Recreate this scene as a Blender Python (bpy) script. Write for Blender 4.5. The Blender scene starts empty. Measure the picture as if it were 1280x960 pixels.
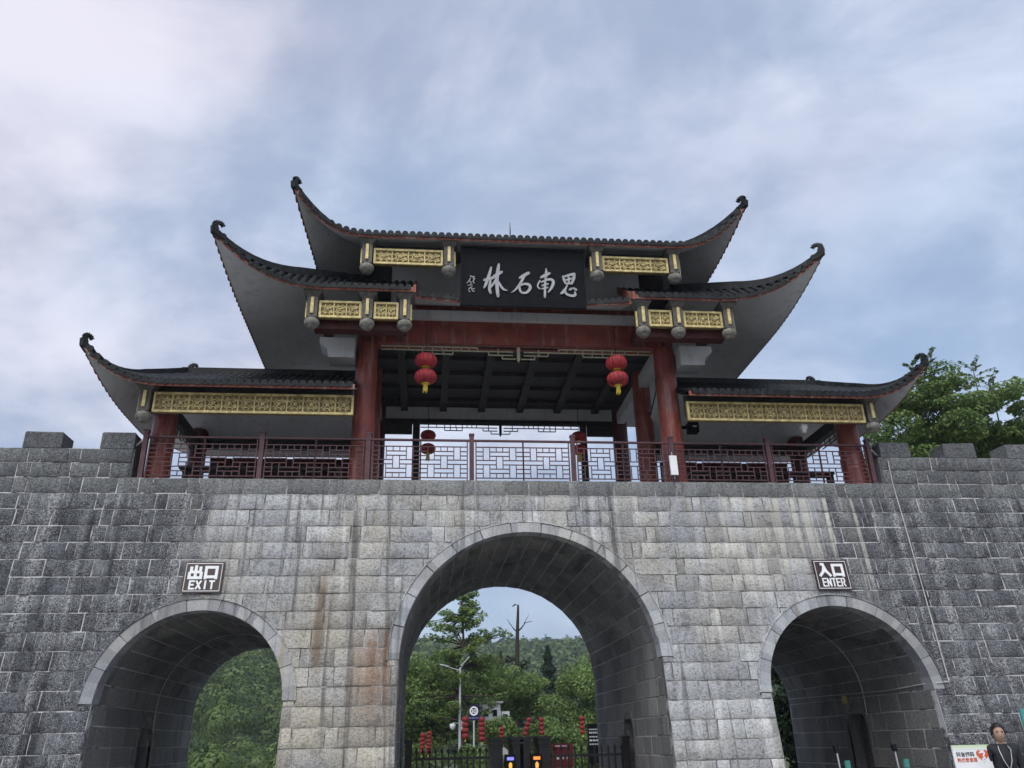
import bpy, bmesh, math, random
import numpy as np
from mathutils import Vector, Matrix
random.seed(7)
rng = np.random.default_rng(11)
R = math.radians
scene = bpy.context.scene
COL = scene.collection

# ------------------------------------------------------------------ camera
CAM = Vector((-1.916, -16.0, 1.6))
yaw, pitch, roll = 0.1072, 0.4093, -0.0234
fw = Vector((math.sin(yaw)*math.cos(pitch), math.cos(yaw)*math.cos(pitch), math.sin(pitch)))
rt0 = Vector((math.cos(yaw), -math.sin(yaw), 0)); up0 = rt0.cross(fw)
rt = rt0*math.cos(roll)+up0*math.sin(roll); upv = -rt0*math.sin(roll)+up0*math.cos(roll)
cd = bpy.data.cameras.new('camera'); cam = bpy.data.objects.new('camera', cd); COL.objects.link(cam)
M = Matrix((rt, upv, -fw)).transposed().to_4x4(); M.translation = CAM
cam.matrix_world = M
cd.sensor_fit = 'HORIZONTAL'; cd.sensor_width = 36.0; cd.lens = 36.0*1032.76/1280.0
cd.clip_start = 0.1; cd.clip_end = 5000
scene.camera = cam

# ------------------------------------------------------------------ world, sun, exposure
SUN_EL, SUN_AZ = R(52), R(200)      # sun behind the camera, softened by cloud
W = bpy.data.worlds.new('World'); scene.world = W; W.use_nodes = True
wt = W.node_tree; wt.nodes.clear()
def wn(t, **k):
    n = wt.nodes.new(t)
    for a, b in k.items(): setattr(n, a, b)
    return n
wl = wt.links.new
sky = wn('ShaderNodeTexSky', sky_type='NISHITA', sun_disc=False, sun_elevation=SUN_EL, sun_rotation=SUN_AZ, air_density=1.2, dust_density=1.0)
tc = wn('ShaderNodeTexCoord')
sep = wn('ShaderNodeSeparateXYZ'); wl(tc.outputs['Generated'], sep.inputs[0])
zz = wn('ShaderNodeMath', operation='MAXIMUM'); wl(sep.outputs['Z'], zz.inputs[0]); zz.inputs[1].default_value = 0.0
za = wn('ShaderNodeMath', operation='ADD'); wl(zz.outputs[0], za.inputs[0]); za.inputs[1].default_value = 0.75
dv = wn('ShaderNodeVectorMath', operation='DIVIDE'); wl(tc.outputs['Generated'], dv.inputs[0])
cmb = wn('ShaderNodeCombineXYZ')
for i in range(3): wl(za.outputs[0], cmb.inputs[i])
wl(cmb.outputs[0], dv.inputs[1])
mp = wn('ShaderNodeMapping'); wl(dv.outputs[0], mp.inputs['Vector']); mp.inputs['Scale'].default_value = (1.0, 1.15, 1.5); mp.inputs['Location'].default_value = (9.4, 15.2, 2.7)
def wnoise(scale, detail, rough, dist=0.0):
    n = wn('ShaderNodeTexNoise'); wl(mp.outputs[0], n.inputs['Vector'])
    n.inputs['Scale'].default_value = scale; n.inputs['Detail'].default_value = detail
    n.inputs['Roughness'].default_value = rough; n.inputs['Distortion'].default_value = dist
    return n
c1 = wnoise(2.0, 6, 0.5, 0.2); c2 = wnoise(3.1, 10, 0.56, 0.35); c3 = wnoise(1.3, 3, 0.5, 0.2)
cov = wn('ShaderNodeMapRange', interpolation_type='SMOOTHSTEP'); wl(c1.outputs[0], cov.inputs[0])
cov.inputs[1].default_value = 0.33; cov.inputs[2].default_value = 0.60; cov.inputs[3].default_value = 0.6; cov.inputs[4].default_value = 1.0
ramp = wn('ShaderNodeValToRGB'); wl(c2.outputs[0], ramp.inputs[0])
ramp.color_ramp.interpolation = 'EASE'
ramp.color_ramp.elements[0].position = 0.37; ramp.color_ramp.elements[0].color = (2.35, 2.8, 3.65, 1)
ramp.color_ramp.elements[1].position = 0.63; ramp.color_ramp.elements[1].color = (4.55, 4.75, 5.35, 1)
tint = wn('ShaderNodeValToRGB'); wl(c3.outputs[0], tint.inputs[0])
tint.color_ramp.elements[0].position = 0.42; tint.color_ramp.elements[0].color = (0.93, 1.0, 1.07, 1); tint.color_ramp.elements[1].position = 0.60; tint.color_ramp.elements[1].color = (1.05, 0.985, 1.0, 1)
tm = wn('ShaderNodeMix', data_type='RGBA', blend_type='MULTIPLY'); tm.inputs[0].default_value = 1.0; wl(ramp.outputs[0], tm.inputs[6]); wl(tint.outputs[0], tm.inputs[7])
mx = wn('ShaderNodeMix', data_type='RGBA'); wl(cov.outputs[0], mx.inputs[0]); wl(sky.outputs[0], mx.inputs[6]); wl(tm.outputs[2], mx.inputs[7])
bg = wn('ShaderNodeBackground'); wl(mx.outputs[2], bg.inputs[0]); bg.inputs[1].default_value = 0.10
wo = wn('ShaderNodeOutputWorld'); wl(bg.outputs[0], wo.inputs[0])

sd = bpy.data.lights.new('sun', 'SUN'); sd.energy = 1.5; sd.angle = R(38); sd.color = (1.0, 0.96, 0.9)
sun = bpy.data.objects.new('sun', sd); COL.objects.link(sun)
sdir = Vector((math.sin(SUN_AZ)*math.cos(SUN_EL), math.cos(SUN_AZ)*math.cos(SUN_EL), math.sin(SUN_EL)))
sun.rotation_euler = sdir.to_track_quat('Z', 'Y').to_euler(); sun.location = (0, -30, 40)
vs = scene.view_settings
cy = scene.cycles; cy.max_bounces = 6; cy.diffuse_bounces = 3; cy.glossy_bounces = 2; cy.transmission_bounces = 3; cy.volume_bounces = 0; cy.transparent_max_bounces = 4; cy.use_adaptive_sampling = True; cy.adaptive_threshold = 0.025
scene.display_settings.display_device = 'sRGB'
vs.view_transform = 'Standard'; vs.look = 'None'; vs.exposure = 0.85; vs.gamma = 1.0; vs.use_curve_mapping = False

# ------------------------------------------------------------------ helpers
def link(o, parent=None):
    COL.objects.link(o)
    if parent is not None:
        o.parent = parent
        o.matrix_parent_inverse = Matrix.Translation(-PLOC[parent.name])
    PLOC[o.name] = Vector((0, 0, 0))
    return o
PLOC = {}
def tag(o, label=None, cat=None, group=None, kind=None):
    if label: o['label'] = label
    if cat: o['category'] = cat
    if group: o['group'] = group
    if kind: o['kind'] = kind
    return o
def empty(name, loc, label, cat, group=None):
    o = bpy.data.objects.new(name, None); o.empty_display_size = 0.2; COL.objects.link(o)
    o.location = loc; PLOC[o.name] = Vector(loc)
    return tag(o, label, cat, group)
def place(name, mesh, parent, mat4=None):
    """object sharing a mesh, placed by a world matrix"""
    o = bpy.data.objects.new(name, mesh)
    link(o, parent)
    if mat4 is not None: o.matrix_basis = mat4
    return o
class MB:
    def __init__(s): s.v = []; s.f = []; s.sm = []
    def add(s, vs_, fs, smooth=False):
        n = len(s.v); s.v.extend([tuple(p) for p in vs_])
        for f in fs: s.f.append(tuple(i+n for i in f)); s.sm.append(smooth)
        return s
    def box(s, a, b):
        x0, y0, z0 = a; x1, y1, z1 = b
        return s.hexa([(x0,y0,z0),(x1,y0,z0),(x1,y1,z0),(x0,y1,z0)], [(x0,y0,z1),(x1,y0,z1),(x1,y1,z1),(x0,y1,z1)])
    def hexa(s, lo, hi):
        return s.add(list(lo)+list(hi), [(3,2,1,0),(4,5,6,7),(0,1,5,4),(1,2,6,5),(2,3,7,6),(3,0,4,7)])
    def bar(s, p, q, w, h=None, up=(0,0,1)):
        h = h or w; p = Vector(p); q = Vector(q); d = (q-p).normalized(); u = Vector(up)
        if abs(d.dot(u)) > 0.98: u = Vector((0,1,0))
        a = d.cross(u).normalized()*w/2; b = a.cross(d).normalized()*h/2
        return s.hexa([p-a-b, p+a-b, p+a+b, p-a+b], [q-a-b, q+a-b, q+a+b, q-a+b])
    def tube(s, pts, rad, n=8, caps=True, smooth=True):
        pts = [Vector(p) for p in pts]; rr = rad if isinstance(rad, (list, tuple)) else [rad]*len(pts)
        vs_ = []; ref = None
        for i, p in enumerate(pts):
            d = (pts[min(i+1, len(pts)-1)]-pts[max(i-1, 0)]).normalized()
            if ref is None:
                ref = Vector((0,0,1)) if abs(d.z) < 0.9 else Vector((1,0,0))
            a = d.cross(ref).normalized(); b = d.cross(a).normalized(); ref = -b if False else ref
            for k in range(n):
                t = 2*math.pi*k/n; vs_.append(p+(a*math.cos(t)+b*math.sin(t))*rr[i])
        fs = []
        for i in range(len(pts)-1):
            for k in range(n):
                k2 = (k+1) % n; fs.append((i*n+k, i*n+k2, (i+1)*n+k2, (i+1)*n+k))
        s.add(vs_, fs, smooth)
        if caps:
            m = len(pts)-1; s.add(vs_[:n], [tuple(range(n))[::-1]]); s.add(vs_[m*n:], [tuple(range(n))])
        return s
    def lathe(s, prof, c, n=16, flute=0, amp=0.0, smooth=True):
        vs_ = []
        for (r, z) in prof:
            for k in range(n):
                t = 2*math.pi*k/n; q = r*(1-amp*(0.5-0.5*math.cos(t*flute))) if flute else r
                vs_.append((c[0]+q*math.cos(t), c[1]+q*math.sin(t), c[2]+z))
        fs = [(i*n+k, i*n+(k+1) % n, (i+1)*n+(k+1) % n, (i+1)*n+k) for i in range(len(prof)-1) for k in range(n)]
        s.add(vs_, fs, smooth); s.add(vs_[:n], [tuple(range(n))[::-1]]); s.add(vs_[-n:], [tuple(range(n))])
        return s
    def prism(s, poly, tf, d0, d1):
        """poly 2D list, tf(u,v,d)->3D"""
        n = len(poly); a = [tf(u, v, d0) for u, v in poly]; b = [tf(u, v, d1) for u, v in poly]
        return s.add(a+b, [tuple(range(n))[::-1], tuple(range(n, 2*n))]+[(i, (i+1) % n, n+(i+1) % n, n+i) for i in range(n)])
    def mesh(s, name, mat):
        me = bpy.data.meshes.new(name); me.from_pydata(s.v, [], s.f)
        if mat: me.materials.append(mat)
        if any(s.sm): me.polygons.foreach_set('use_smooth', s.sm)
        me.update(); return me
    def build(s, name, mat, parent=None, fix=True):
        me = s.mesh(name, mat)
        if fix:
            bm = bmesh.new(); bm.from_mesh(me); bmesh.ops.recalc_face_normals(bm, faces=bm.faces); bm.to_mesh(me); bm.free()
        o = bpy.data.objects.new(name, me); link(o, parent)
        return o
def big_mesh(name, V, F4, mat, parent=None, smooth=False):
    """fast mesh from numpy arrays of quads"""
    me = bpy.data.meshes.new(name); V = np.ascontiguousarray(V, dtype=np.float32); F4 = np.ascontiguousarray(F4, dtype=np.int32)
    k = F4.shape[1]
    me.vertices.add(len(V)); me.vertices.foreach_set('co', V.ravel())
    me.loops.add(F4.size); me.loops.foreach_set('vertex_index', F4.ravel())
    me.polygons.add(len(F4)); me.polygons.foreach_set('loop_start', np.arange(0, F4.size, k, dtype=np.int32))
    me.polygons.foreach_set('loop_total', np.full(len(F4), k, dtype=np.int32))
    if smooth: me.polygons.foreach_set('use_smooth', np.ones(len(F4), dtype=bool))
    me.update(calc_edges=True); me.materials.append(mat)
    o = bpy.data.objects.new(name, me); link(o, parent)
    return o

# ------------------------------------------------------------------ material helpers
class NG:
    def __init__(s, name):
        s.m = bpy.data.materials.new(name); s.m.use_nodes = True; s.t = s.m.node_tree; s.t.nodes.clear()
        s.out = s.n('ShaderNodeOutputMaterial'); s.p = s.n('ShaderNodeBsdfPrincipled'); s.l(s.p.outputs[0], s.out.inputs[0])
        s.geo = s.n('ShaderNodeNewGeometry'); s.pos = s.geo.outputs['Position']
    def n(s, t, **k):
        n = s.t.nodes.new(t)
        for a, b in k.items(): setattr(n, a, b)
        return n
    def l(s, a, b): s.t.links.new(a, b)
    def setv(s, sock, v):
        if hasattr(v, 'is_output') or isinstance(v, bpy.types.NodeSocket): s.l(v, sock)
        elif isinstance(v, (tuple, list)) and len(v) == 3 and sock.type == 'RGBA': sock.default_value = (*v, 1)
        else: sock.default_value = v
    def map(s, vec, scale=(1,1,1), loc=(0,0,0)):
        n = s.n('ShaderNodeMapping'); s.l(vec, n.inputs[0]); n.inputs['Scale'].default_value = scale; n.inputs['Location'].default_value = loc
        return n.outputs[0]
    def noise(s, vec, scale, detail=3, rough=0.55, dist=0.0):
        n = s.n('ShaderNodeTexNoise'); s.l(vec, n.inputs['Vector'])
        for k, v in (('Scale', scale), ('Detail', detail), ('Roughness', rough), ('Distortion', dist)): n.inputs[k].default_value = v
        return n.outputs[0]
    def vor(s, vec, scale):
        n = s.n('ShaderNodeTexVoronoi'); s.l(vec, n.inputs['Vector']); n.inputs['Scale'].default_value = scale
        return n.outputs[0]
    def rng(s, v, a, b, c=0.0, d=1.0, smooth=True):
        n = s.n('ShaderNodeMapRange'); n.interpolation_type = 'SMOOTHSTEP' if smooth else 'LINEAR'
        s.setv(n.inputs[0], v)
        for i, x in enumerate((a, b, c, d)): n.inputs[i+1].default_value = x
        return n.outputs[0]
    def math(s, op, a, b=0.0):
        n = s.n('ShaderNodeMath', operation=op); s.setv(n.inputs[0], a); s.setv(n.inputs[1], b); return n.outputs[0]
    def mix(s, f, a, b, blend='MIX'):
        n = s.n('ShaderNodeMix', data_type='RGBA', blend_type=blend); s.setv(n.inputs[0], f); s.setv(n.inputs[6], a); s.setv(n.inputs[7], b)
        return n.outputs[2]
    def sepx(s, v=None):
        n = s.n('ShaderNodeSeparateXYZ'); s.l(v or s.pos, n.inputs[0]); return n.outputs
    def rand(s):
        oi = s.n('ShaderNodeObjectInfo').outputs['Random']
        return s.math('FRACT', s.math('ADD', oi, s.geo.outputs['Random Per Island']))
    def bump(s, h, strength=0.4, dist=0.02):
        n = s.n('ShaderNodeBump'); s.l(h, n.inputs['Height']); n.inputs['Strength'].default_value = strength; n.inputs['Distance'].default_value = dist
        s.l(n.outputs[0], s.p.inputs['Normal'])
    def fin(s, col, rough=0.8, metal=0.0, spec=0.5):
        s.setv(s.p.inputs['Base Color'], col); s.setv(s.p.inputs['Roughness'], rough); s.p.inputs['Metallic'].default_value = metal
        s.p.inputs['Specular IOR Level'].default_value = spec
        return s.m
def paint(name, c, rough=0.6, var=0.25, scale=6.0, bump=0.1, metal=0.0, dirt=None, dirt_amt=0.5, spec=0.4):
    g = NG(name); n1 = g.noise(g.pos, scale, 5, 0.6); n2 = g.noise(g.map(g.pos, (5, 5, 0.7)), 1.6, 4, 0.6)
    col = g.mix(g.rng(n1, 0.3, 0.7), tuple(x*(1-var) for x in c), tuple(min(1, x*(1+var)) for x in c))
    if dirt: col = g.mix(g.math('MULTIPLY', g.rng(n2, 0.5, 0.72), dirt_amt), col, dirt)
    g.bump(g.noise(g.pos, scale*6, 3), bump, 0.01)
    return g.fin(col, g.rng(n1, 0.2, 0.8, max(0.05, rough-0.12), min(1, rough+0.12)), metal, spec)
def emit(name, c, s):
    g = NG(name); g.p.inputs['Emission Color'].default_value = (*c, 1); g.p.inputs['Emission Strength'].default_value = s
    return g.fin(tuple(x*0.3 for x in c), 0.4)

# ------------------------------------------------------------------ materials
def stone_common(name, kind):
    g = NG(name); xs = g.sepx(); X, Yc, Z = xs[0], xs[1], xs[2]
    aX = g.math('ABSOLUTE', X)
    big = g.noise(g.pos, 0.55, 4, 0.6)
    streak = g.noise(g.map(g.pos, (2.6, 0.6, 0.16)), 1.0, 5, 0.6, 0.6)
    streak2 = g.noise(g.map(g.pos, (5.5, 1.0, 0.12), (7, 3, 1)), 1.0, 4, 0.6, 0.4)
    speck = g.noise(g.pos, 26, 4, 0.7)
    speck2 = g.noise(g.pos, 70, 2, 0.6)
    sp = g.math('ADD', g.math('MULTIPLY', speck, 0.65), g.math('MULTIPLY', speck2, 0.35))
    rnd = g.rand()
    mz = g.math('ADD', aX, g.math('MULTIPLY', g.math('SUBTRACT', big, 0.5), 3.0))
    mz = g.math('ADD', mz, g.math('MULTIPLY', g.math('SUBTRACT', streak, 0.5), 4.5))
    dark = g.rng(mz, 4.9, 7.0)
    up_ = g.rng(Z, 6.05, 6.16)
    if kind == 'block':
        med = g.noise(g.pos, 3.4, 5, 0.65, 0.4); pit = g.noise(g.map(g.pos, (1, 1, 1.5)), 15, 3, 0.75)
        lo = g.mix(g.rng(big, 0.42, 0.62), (0.20, 0.207, 0.217), (0.235, 0.225, 0.20))
        wash = g.noise(g.map(g.pos, (3.4, 0.8, 0.20), (2, 9, 4)), 1.0, 5, 0.65, 0.5)
        hi = g.mix(g.rng(big, 0.42, 0.62), (0.55, 0.567, 0.59), (0.54, 0.53, 0.50))
        light = g.mix(g.rng(g.math('ADD', g.math('MULTIPLY', sp, 0.55), g.math('MULTIPLY', pit, 0.45)), 0.36, 0.60), lo, hi)
        light = g.mix(g.math('MULTIPLY', g.rng(med, 0.54, 0.68), 0.6), light, (0.17, 0.17, 0.165))
        light = g.mix(g.math('MULTIPLY', g.rng(pit, 0.58, 0.66), 0.55), light, (0.10, 0.098, 0.09))
        light = g.mix(g.math('MULTIPLY', g.math('MULTIPLY', g.rng(wash, 0.54, 0.66), g.rng(sp, 0.34, 0.54)), 0.65), light, (0.68, 0.69, 0.70))
        light = g.mix(g.math('MULTIPLY', g.rng(streak2, 0.55, 0.68), 0.7), light, (0.085, 0.087, 0.09))
        light = g.mix(g.math('MULTIPLY', g.rng(streak, 0.60, 0.74), 0.5), light, (0.36, 0.31, 0.22))
        warm = g.math('MULTIPLY', g.math('MULTIPLY', g.rng(X, -5.2, -4.0), g.rng(X, -2.5, -1.8, 1.0, 0.0)), g.math('MULTIPLY', g.rng(Z, 3.2, 4.6, 1.0, 0.25), g.rng(big, 0.3, 0.6, 0.4, 1.0)))
        light = g.mix(warm, light, g.mix(1.0, light, (1.02, 0.975, 0.89), 'MULTIPLY'))
        dk = g.mix(g.rng(g.math('ADD', g.math('MULTIPLY', sp, 0.6), g.math('MULTIPLY', med, 0.4)), 0.38, 0.66), (0.022, 0.024, 0.030), (0.20, 0.21, 0.23))
        dk = g.mix(g.math('MULTIPLY', g.rng(speck2, 0.52, 0.66), g.rng(wash, 0.38, 0.56, 0.2, 0.9)), dk, (0.48, 0.49, 0.51))
        dk = g.mix(g.math('MULTIPLY', g.math('MULTIPLY', g.rng(streak2, 0.50, 0.66), g.rng(speck, 0.42, 0.6)), 0.85), dk, (0.40, 0.41, 0.42))
        dk = g.mix(g.rng(streak, 0.30, 0.46, 0.8, 0.0), dk, (0.014, 0.015, 0.019))
        col = g.mix(dark, light, dk)
        # pale lime runs on the right of the middle, rust run beside the middle arch
        wx = g.math('MULTIPLY', g.rng(X, 2.6, 4.2), g.rng(X, 6.4, 7.6, 1.0, 0.0))
        lime = g.math('MULTIPLY', g.math('MULTIPLY', wx, g.rng(streak2, 0.52, 0.60)), g.rng(Z, 3.2, 5.4))
        lime = g.math('MULTIPLY', lime, g.rng(Z, 6.08, 6.14, 1.0, 0.0))
        col = g.mix(g.math('MULTIPLY', lime, 0.75), col, (0.60, 0.585, 0.53))
        rx = g.math('MULTIPLY', g.rng(X, -3.35, -2.85), g.rng(X, -2.65, -2.45, 1.0, 0.0))
        rz = g.math('MULTIPLY', g.rng(Z, 1.5, 2.6), g.rng(Z, 3.2, 3.75, 1.0, 0.0))
        rust = g.math('MULTIPLY', g.math('MULTIPLY', rx, rz), g.math('MULTIPLY', g.rng(pit, 0.38, 0.6, 0.4, 0.9), g.rng(streak2, 0.35, 0.6, 0.55, 1.0)))
        col = g.mix(rust, col, (0.22, 0.105, 0.05))
        r2 = g.math('MULTIPLY', g.math('MULTIPLY', g.rng(X, -3.95, -3.85), g.rng(X, -3.80, -3.68, 1.0, 0.0)), g.math('MULTIPLY', g.rng(Z, 2.5, 3.2), g.rng(Z, 4.2, 4.8, 1.0, 0.0)))
        col = g.mix(g.math('MULTIPLY', r2, 0.7), col, (0.16, 0.10, 0.05))
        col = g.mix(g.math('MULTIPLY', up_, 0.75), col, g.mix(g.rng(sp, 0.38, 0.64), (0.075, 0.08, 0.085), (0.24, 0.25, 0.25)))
    elif kind == 'vault':
        col = g.mix(g.rng(sp, 0.36, 0.66), (0.12, 0.12, 0.12), (0.26, 0.26, 0.255))
        col = g.mix(g.math('MULTIPLY', g.rng(streak2, 0.5, 0.66), 0.5), col, (0.30, 0.29, 0.27))
        col = g.mix(g.math('MULTIPLY', g.rng(streak, 0.52, 0.66), 0.6), col, (0.06, 0.06, 0.065))
    elif kind == 'slab':
        col = g.mix(g.rng(big, 0.4, 0.62), (0.29, 0.305, 0.33), (0.34, 0.33, 0.31))
        col = g.mix(g.math('MULTIPLY', g.rng(sp, 0.40, 0.62), 0.4), col, (0.55, 0.57, 0.60))
        col = g.mix(g.math('MULTIPLY', g.rng(streak2, 0.52, 0.64), 0.75), col, (0.14, 0.145, 0.15))
        col = g.mix(g.math('MULTIPLY', dark, 0.45), col, (0.15, 0.16, 0.175))
        col = g.mix(g.math('MULTIPLY', g.rng(streak, 0.60, 0.68), 0.6), col, (0.33, 0.27, 0.17))
    elif kind == 'mortar':
        m1 = g.mix(g.rng(g.noise(g.pos, 3.0, 4), 0.42, 0.62), (0.13, 0.125, 0.11), (0.40, 0.39, 0.37))
        col = g.mix(dark, m1, g.mix(g.rng(g.noise(g.pos, 2.6, 5, 0.7), 0.40, 0.55), (0.07, 0.07, 0.075), (0.52, 0.52, 0.53)))
        col = g.mix(g.rng(Yc, 0.15, 0.4), col, (0.40, 0.39, 0.37))
    if kind != 'mortar':
        col = g.mix(1.0, col, g.mix(rnd, (0.74, 0.74, 0.75), (1.18, 1.17, 1.14)), 'MULTIPLY')
    g.bump(g.math('ADD', speck, g.math('MULTIPLY', speck2, 0.5)), {'block': 0.9, 'vault': 0.35, 'slab': 0.15, 'mortar': 0.4}[kind], 0.03)
    return g.fin(col, 0.88, 0, 0.3)
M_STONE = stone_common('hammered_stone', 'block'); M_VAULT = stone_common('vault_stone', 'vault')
M_SLAB = stone_common('dressed_slab', 'slab'); M_MORTAR = stone_common('mortar', 'mortar')
M_SOFFIT = paint('grey_plaster', (0.52, 0.53, 0.54), 0.85, 0.08, 0.9, 0.05, dirt=(0.36, 0.365, 0.37), dirt_amt=0.6, spec=0.2)
M_FASCIA = paint('red_fascia', (0.28, 0.085, 0.06), 0.7, 0.3, 9, 0.2, dirt=(0.42, 0.36, 0.33), dirt_amt=0.75)
M_TILE = paint('grey_tile', (0.013, 0.015, 0.017), 0.6, 0.6, 9, 0.3, dirt=(0.05, 0.058, 0.05), dirt_amt=0.5, spec=0.2)
M_RED = paint('red_lacquer', (0.215, 0.052, 0.038), 0.42, 0.22, 3.0, 0.06, dirt=(0.34, 0.19, 0.17), dirt_amt=0.7)
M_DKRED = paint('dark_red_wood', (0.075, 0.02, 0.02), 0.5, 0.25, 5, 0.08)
M_DARK = paint('dark_timber', (0.028, 0.026, 0.027), 0.6, 0.3, 5, 0.1)
M_GOLD = paint('gold_paint', (0.58, 0.48, 0.22), 0.55, 0.3, 10, 0.15, metal=0.1, dirt=(0.26, 0.20, 0.09), dirt_amt=0.75)
M_GOLDBK = paint('gold_recess', (0.22, 0.165, 0.065), 0.6, 0.25, 10, 0.15, metal=0.1)
M_POST = paint('weathered_post', (0.10, 0.092, 0.082), 0.75, 0.35, 12, 0.2, dirt=(0.20, 0.19, 0.16), dirt_amt=0.5)
M_BULB = paint('stone_bulb', (0.19, 0.183, 0.16), 0.8, 0.4, 14, 0.25)
M_RAIL = paint('maroon_rail', (0.085, 0.036, 0.042), 0.45, 0.25, 6, 0.05)
M_FRET = paint('pale_fretwork', (0.42, 0.39, 0.27), 0.6, 0.2, 9, 0.05)
M_BLACK = paint('black_lacquer', (0.008, 0.009, 0.012), 0.7, 0.3, 5, 0.03, spec=0.12)
M_CHAR = paint('silver_script', (0.42, 0.43, 0.45), 0.5, 0.12, 10, 0.03)
M_BROWN = paint('brown_sign', (0.045, 0.026, 0.025), 0.4, 0.15, 5, 0.02)
M_WHITE = paint('white_paint', (0.78, 0.79, 0.80), 0.5, 0.05, 5, 0.02)
M_LANT = paint('red_silk', (0.31, 0.026, 0.034), 0.6, 0.4, 7, 0.05)
M_YEL = paint('yellow_fringe', (0.62, 0.47, 0.06), 0.7, 0.2, 12, 0.1)
M_IRON = paint('black_iron', (0.012, 0.012, 0.013), 0.45, 0.2, 8, 0.05)
M_STEEL = paint('pale_steel', (0.55, 0.56, 0.57), 0.4, 0.1, 6, 0.02, metal=0.3)
M_CABLE = paint('pale_cable', (0.50, 0.49, 0.47), 0.6, 0.2, 6, 0.02)
# ================================================================== SETTING: ground
BAT, ZT = 0.152, 6.45                       # wall batter, height of the wall top
def wy(z): return -BAT*(ZT-z)
R1, ZS1, RG1 = 2.39, 2.98, 0.19             # middle arch
X2, R2, ZS2, RG2 = 5.88, 1.56, 2.334, 0.20 # side arches
YB = 6.0                                    # back face of the wall
g = NG('earth_and_grass'); n1 = g.noise(g.pos, 0.15, 6, 0.6)
M_GROUND = g.fin(g.mix(g.rng(n1, 0.4, 0.6), (0.05, 0.07, 0.025), (0.10, 0.095, 0.06)), 0.95)
MB().add([(-1500,-800,0),(1500,-800,0),(1500,2200,0),(-1500,2200,0)], [(0,1,2,3)]).build('ground', M_GROUND)['kind'] = 'structure'
g = NG('plaza_paving'); n1 = g.noise(g.pos, 0.6, 6, 0.6); br = g.n('ShaderNodeTexBrick'); g.l(g.pos, br.inputs[0]); br.inputs['Scale'].default_value = 1.0
br.inputs['Color1'].default_value = (0.27,0.265,0.255,1); br.inputs['Color2'].default_value = (0.22,0.218,0.21,1); br.inputs['Mortar'].default_value = (0.12,0.12,0.115,1); br.inputs['Mortar Size'].default_value = 0.012
M_PLAZA = g.fin(g.mix(g.math('MULTIPLY', g.rng(n1, 0.4, 0.62), 0.4), br.outputs[0], (0.16, 0.158, 0.15)), 0.85)
MB().box((-60, -60, -0.3), (60, 24, 0.004)).build('plaza_paving', M_PLAZA)['kind'] = 'structure'

# ================================================================== GATE WALL
wall = empty('gate_wall', (0, 0, 0), 'battered grey stone gate wall with three round arches and crenellated shoulders', 'wall')
ARCH = [(0.0, R1+RG1, ZS1, R1), (-X2, R2+RG2, ZS2, R2), (X2, R2+RG2, ZS2, R2)]
def zlow(x, top, base=0.0):
    """lowest stone height at x (above the arch openings), for a course whose top is at top"""
    for xc, ro, zs, ri in ARCH:
        r = ro
        if top <= zs+0.12: continue
        if abs(x-xc) < r-1e-6: return zs+math.sqrt(r*r-(x-xc)**2)
    return base
def wp(x, z, out=0.0): return Vector((x, wy(z)-out, z))
def block_mesh(quad, nrm, proud, depth, bev, rough=0.0):
    """stone with chamfered edges; rough > 0 gives an uneven, hammered face; quad = four corners on the wall plane"""
    n = Vector(nrm).normalized(); q = [Vector(p) for p in quad]; e1 = (q[1]-q[0]).normalized(); e2 = (q[3]-q[0]).normalized()
    q = [p+e1*random.uniform(-.005,.005)+e2*random.uniform(-.005,.005) for p in q]
    L = (q[1]-q[0]).length; H = (q[3]-q[0]).length; mb = MB()
    if rough > 0:
        nx, ny = max(3, min(7, round(L/.11))), 4 if H > .2 else 3; vs_ = []
        us = [0, bev*1.4/L]+[k/(nx-2)*(1-bev*2.8/L)+bev*1.4/L for k in range(1, nx-2)]+[1-bev*1.4/L, 1] if nx > 3 else [0, bev*1.4/L, 1-bev*1.4/L, 1]
        ws = [0, bev*1.4/H]+([.5] if ny == 4 else [])+[1-bev*1.4/H, 1]
        for jj, w in enumerate(ws):
            for ii, u in enumerate(us):
                edge = ii in (0, len(us)-1) or jj in (0, len(ws)-1); cor = ii in (1, len(us)-2) or jj in (1, len(ws)-2)
                p = q[0].lerp(q[1], u).lerp(q[3].lerp(q[2], u), w)
                if edge: p = p+n*(proud-bev)+(e1*random.uniform(-.005,.005) if jj in (0, len(ws)-1) else e2*0)+(e2*random.uniform(-.006,.006) if ii not in (0, len(us)-1) else e1*random.uniform(-.006,.006))
                else: p = p+n*(proud+random.uniform(-rough, rough)*(.6 if cor else 1))+e1*random.uniform(-.012,.012)*(0 if cor else 1)
                vs_.append(p)
        m = len(us); mb.add(vs_, [(a*m+b, a*m+b+1, (a+1)*m+b+1, (a+1)*m+b) for a in range(len(ws)-1) for b in range(m-1)], True)
        md = [p+n*(proud-bev) for p in q]; bk = [p-n*depth for p in q]
        mb.add(md+bk, [(4+k, 4+(k+1)%4, (k+1)%4, k) for k in range(4)])
        return mb
    sg = [(1,1),(-1,1),(-1,-1),(1,-1)]
    f = [q[i]+e1*sg[i][0]*bev*random.uniform(.6,1.5)+e2*sg[i][1]*bev*random.uniform(.6,1.5)+n*(proud+random.uniform(-.003,.003)) for i in range(4)]
    md = [p+n*(proud-bev*0.8) for p in q]; bk = [p-n*depth for p in q]
    mb.add(f+md+bk, [(0,1,2,3)]+[(4+i, 4+(i+1)%4, (i+1)%4, i) for i in range(4)]+[(8+i, 8+(i+1)%4, 4+(i+1)%4, 4+i) for i in range(4)])
    return mb
front = []   # (visible weight, MB)
HC = 0.325; NC = 20; GAP = 0.009
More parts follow.
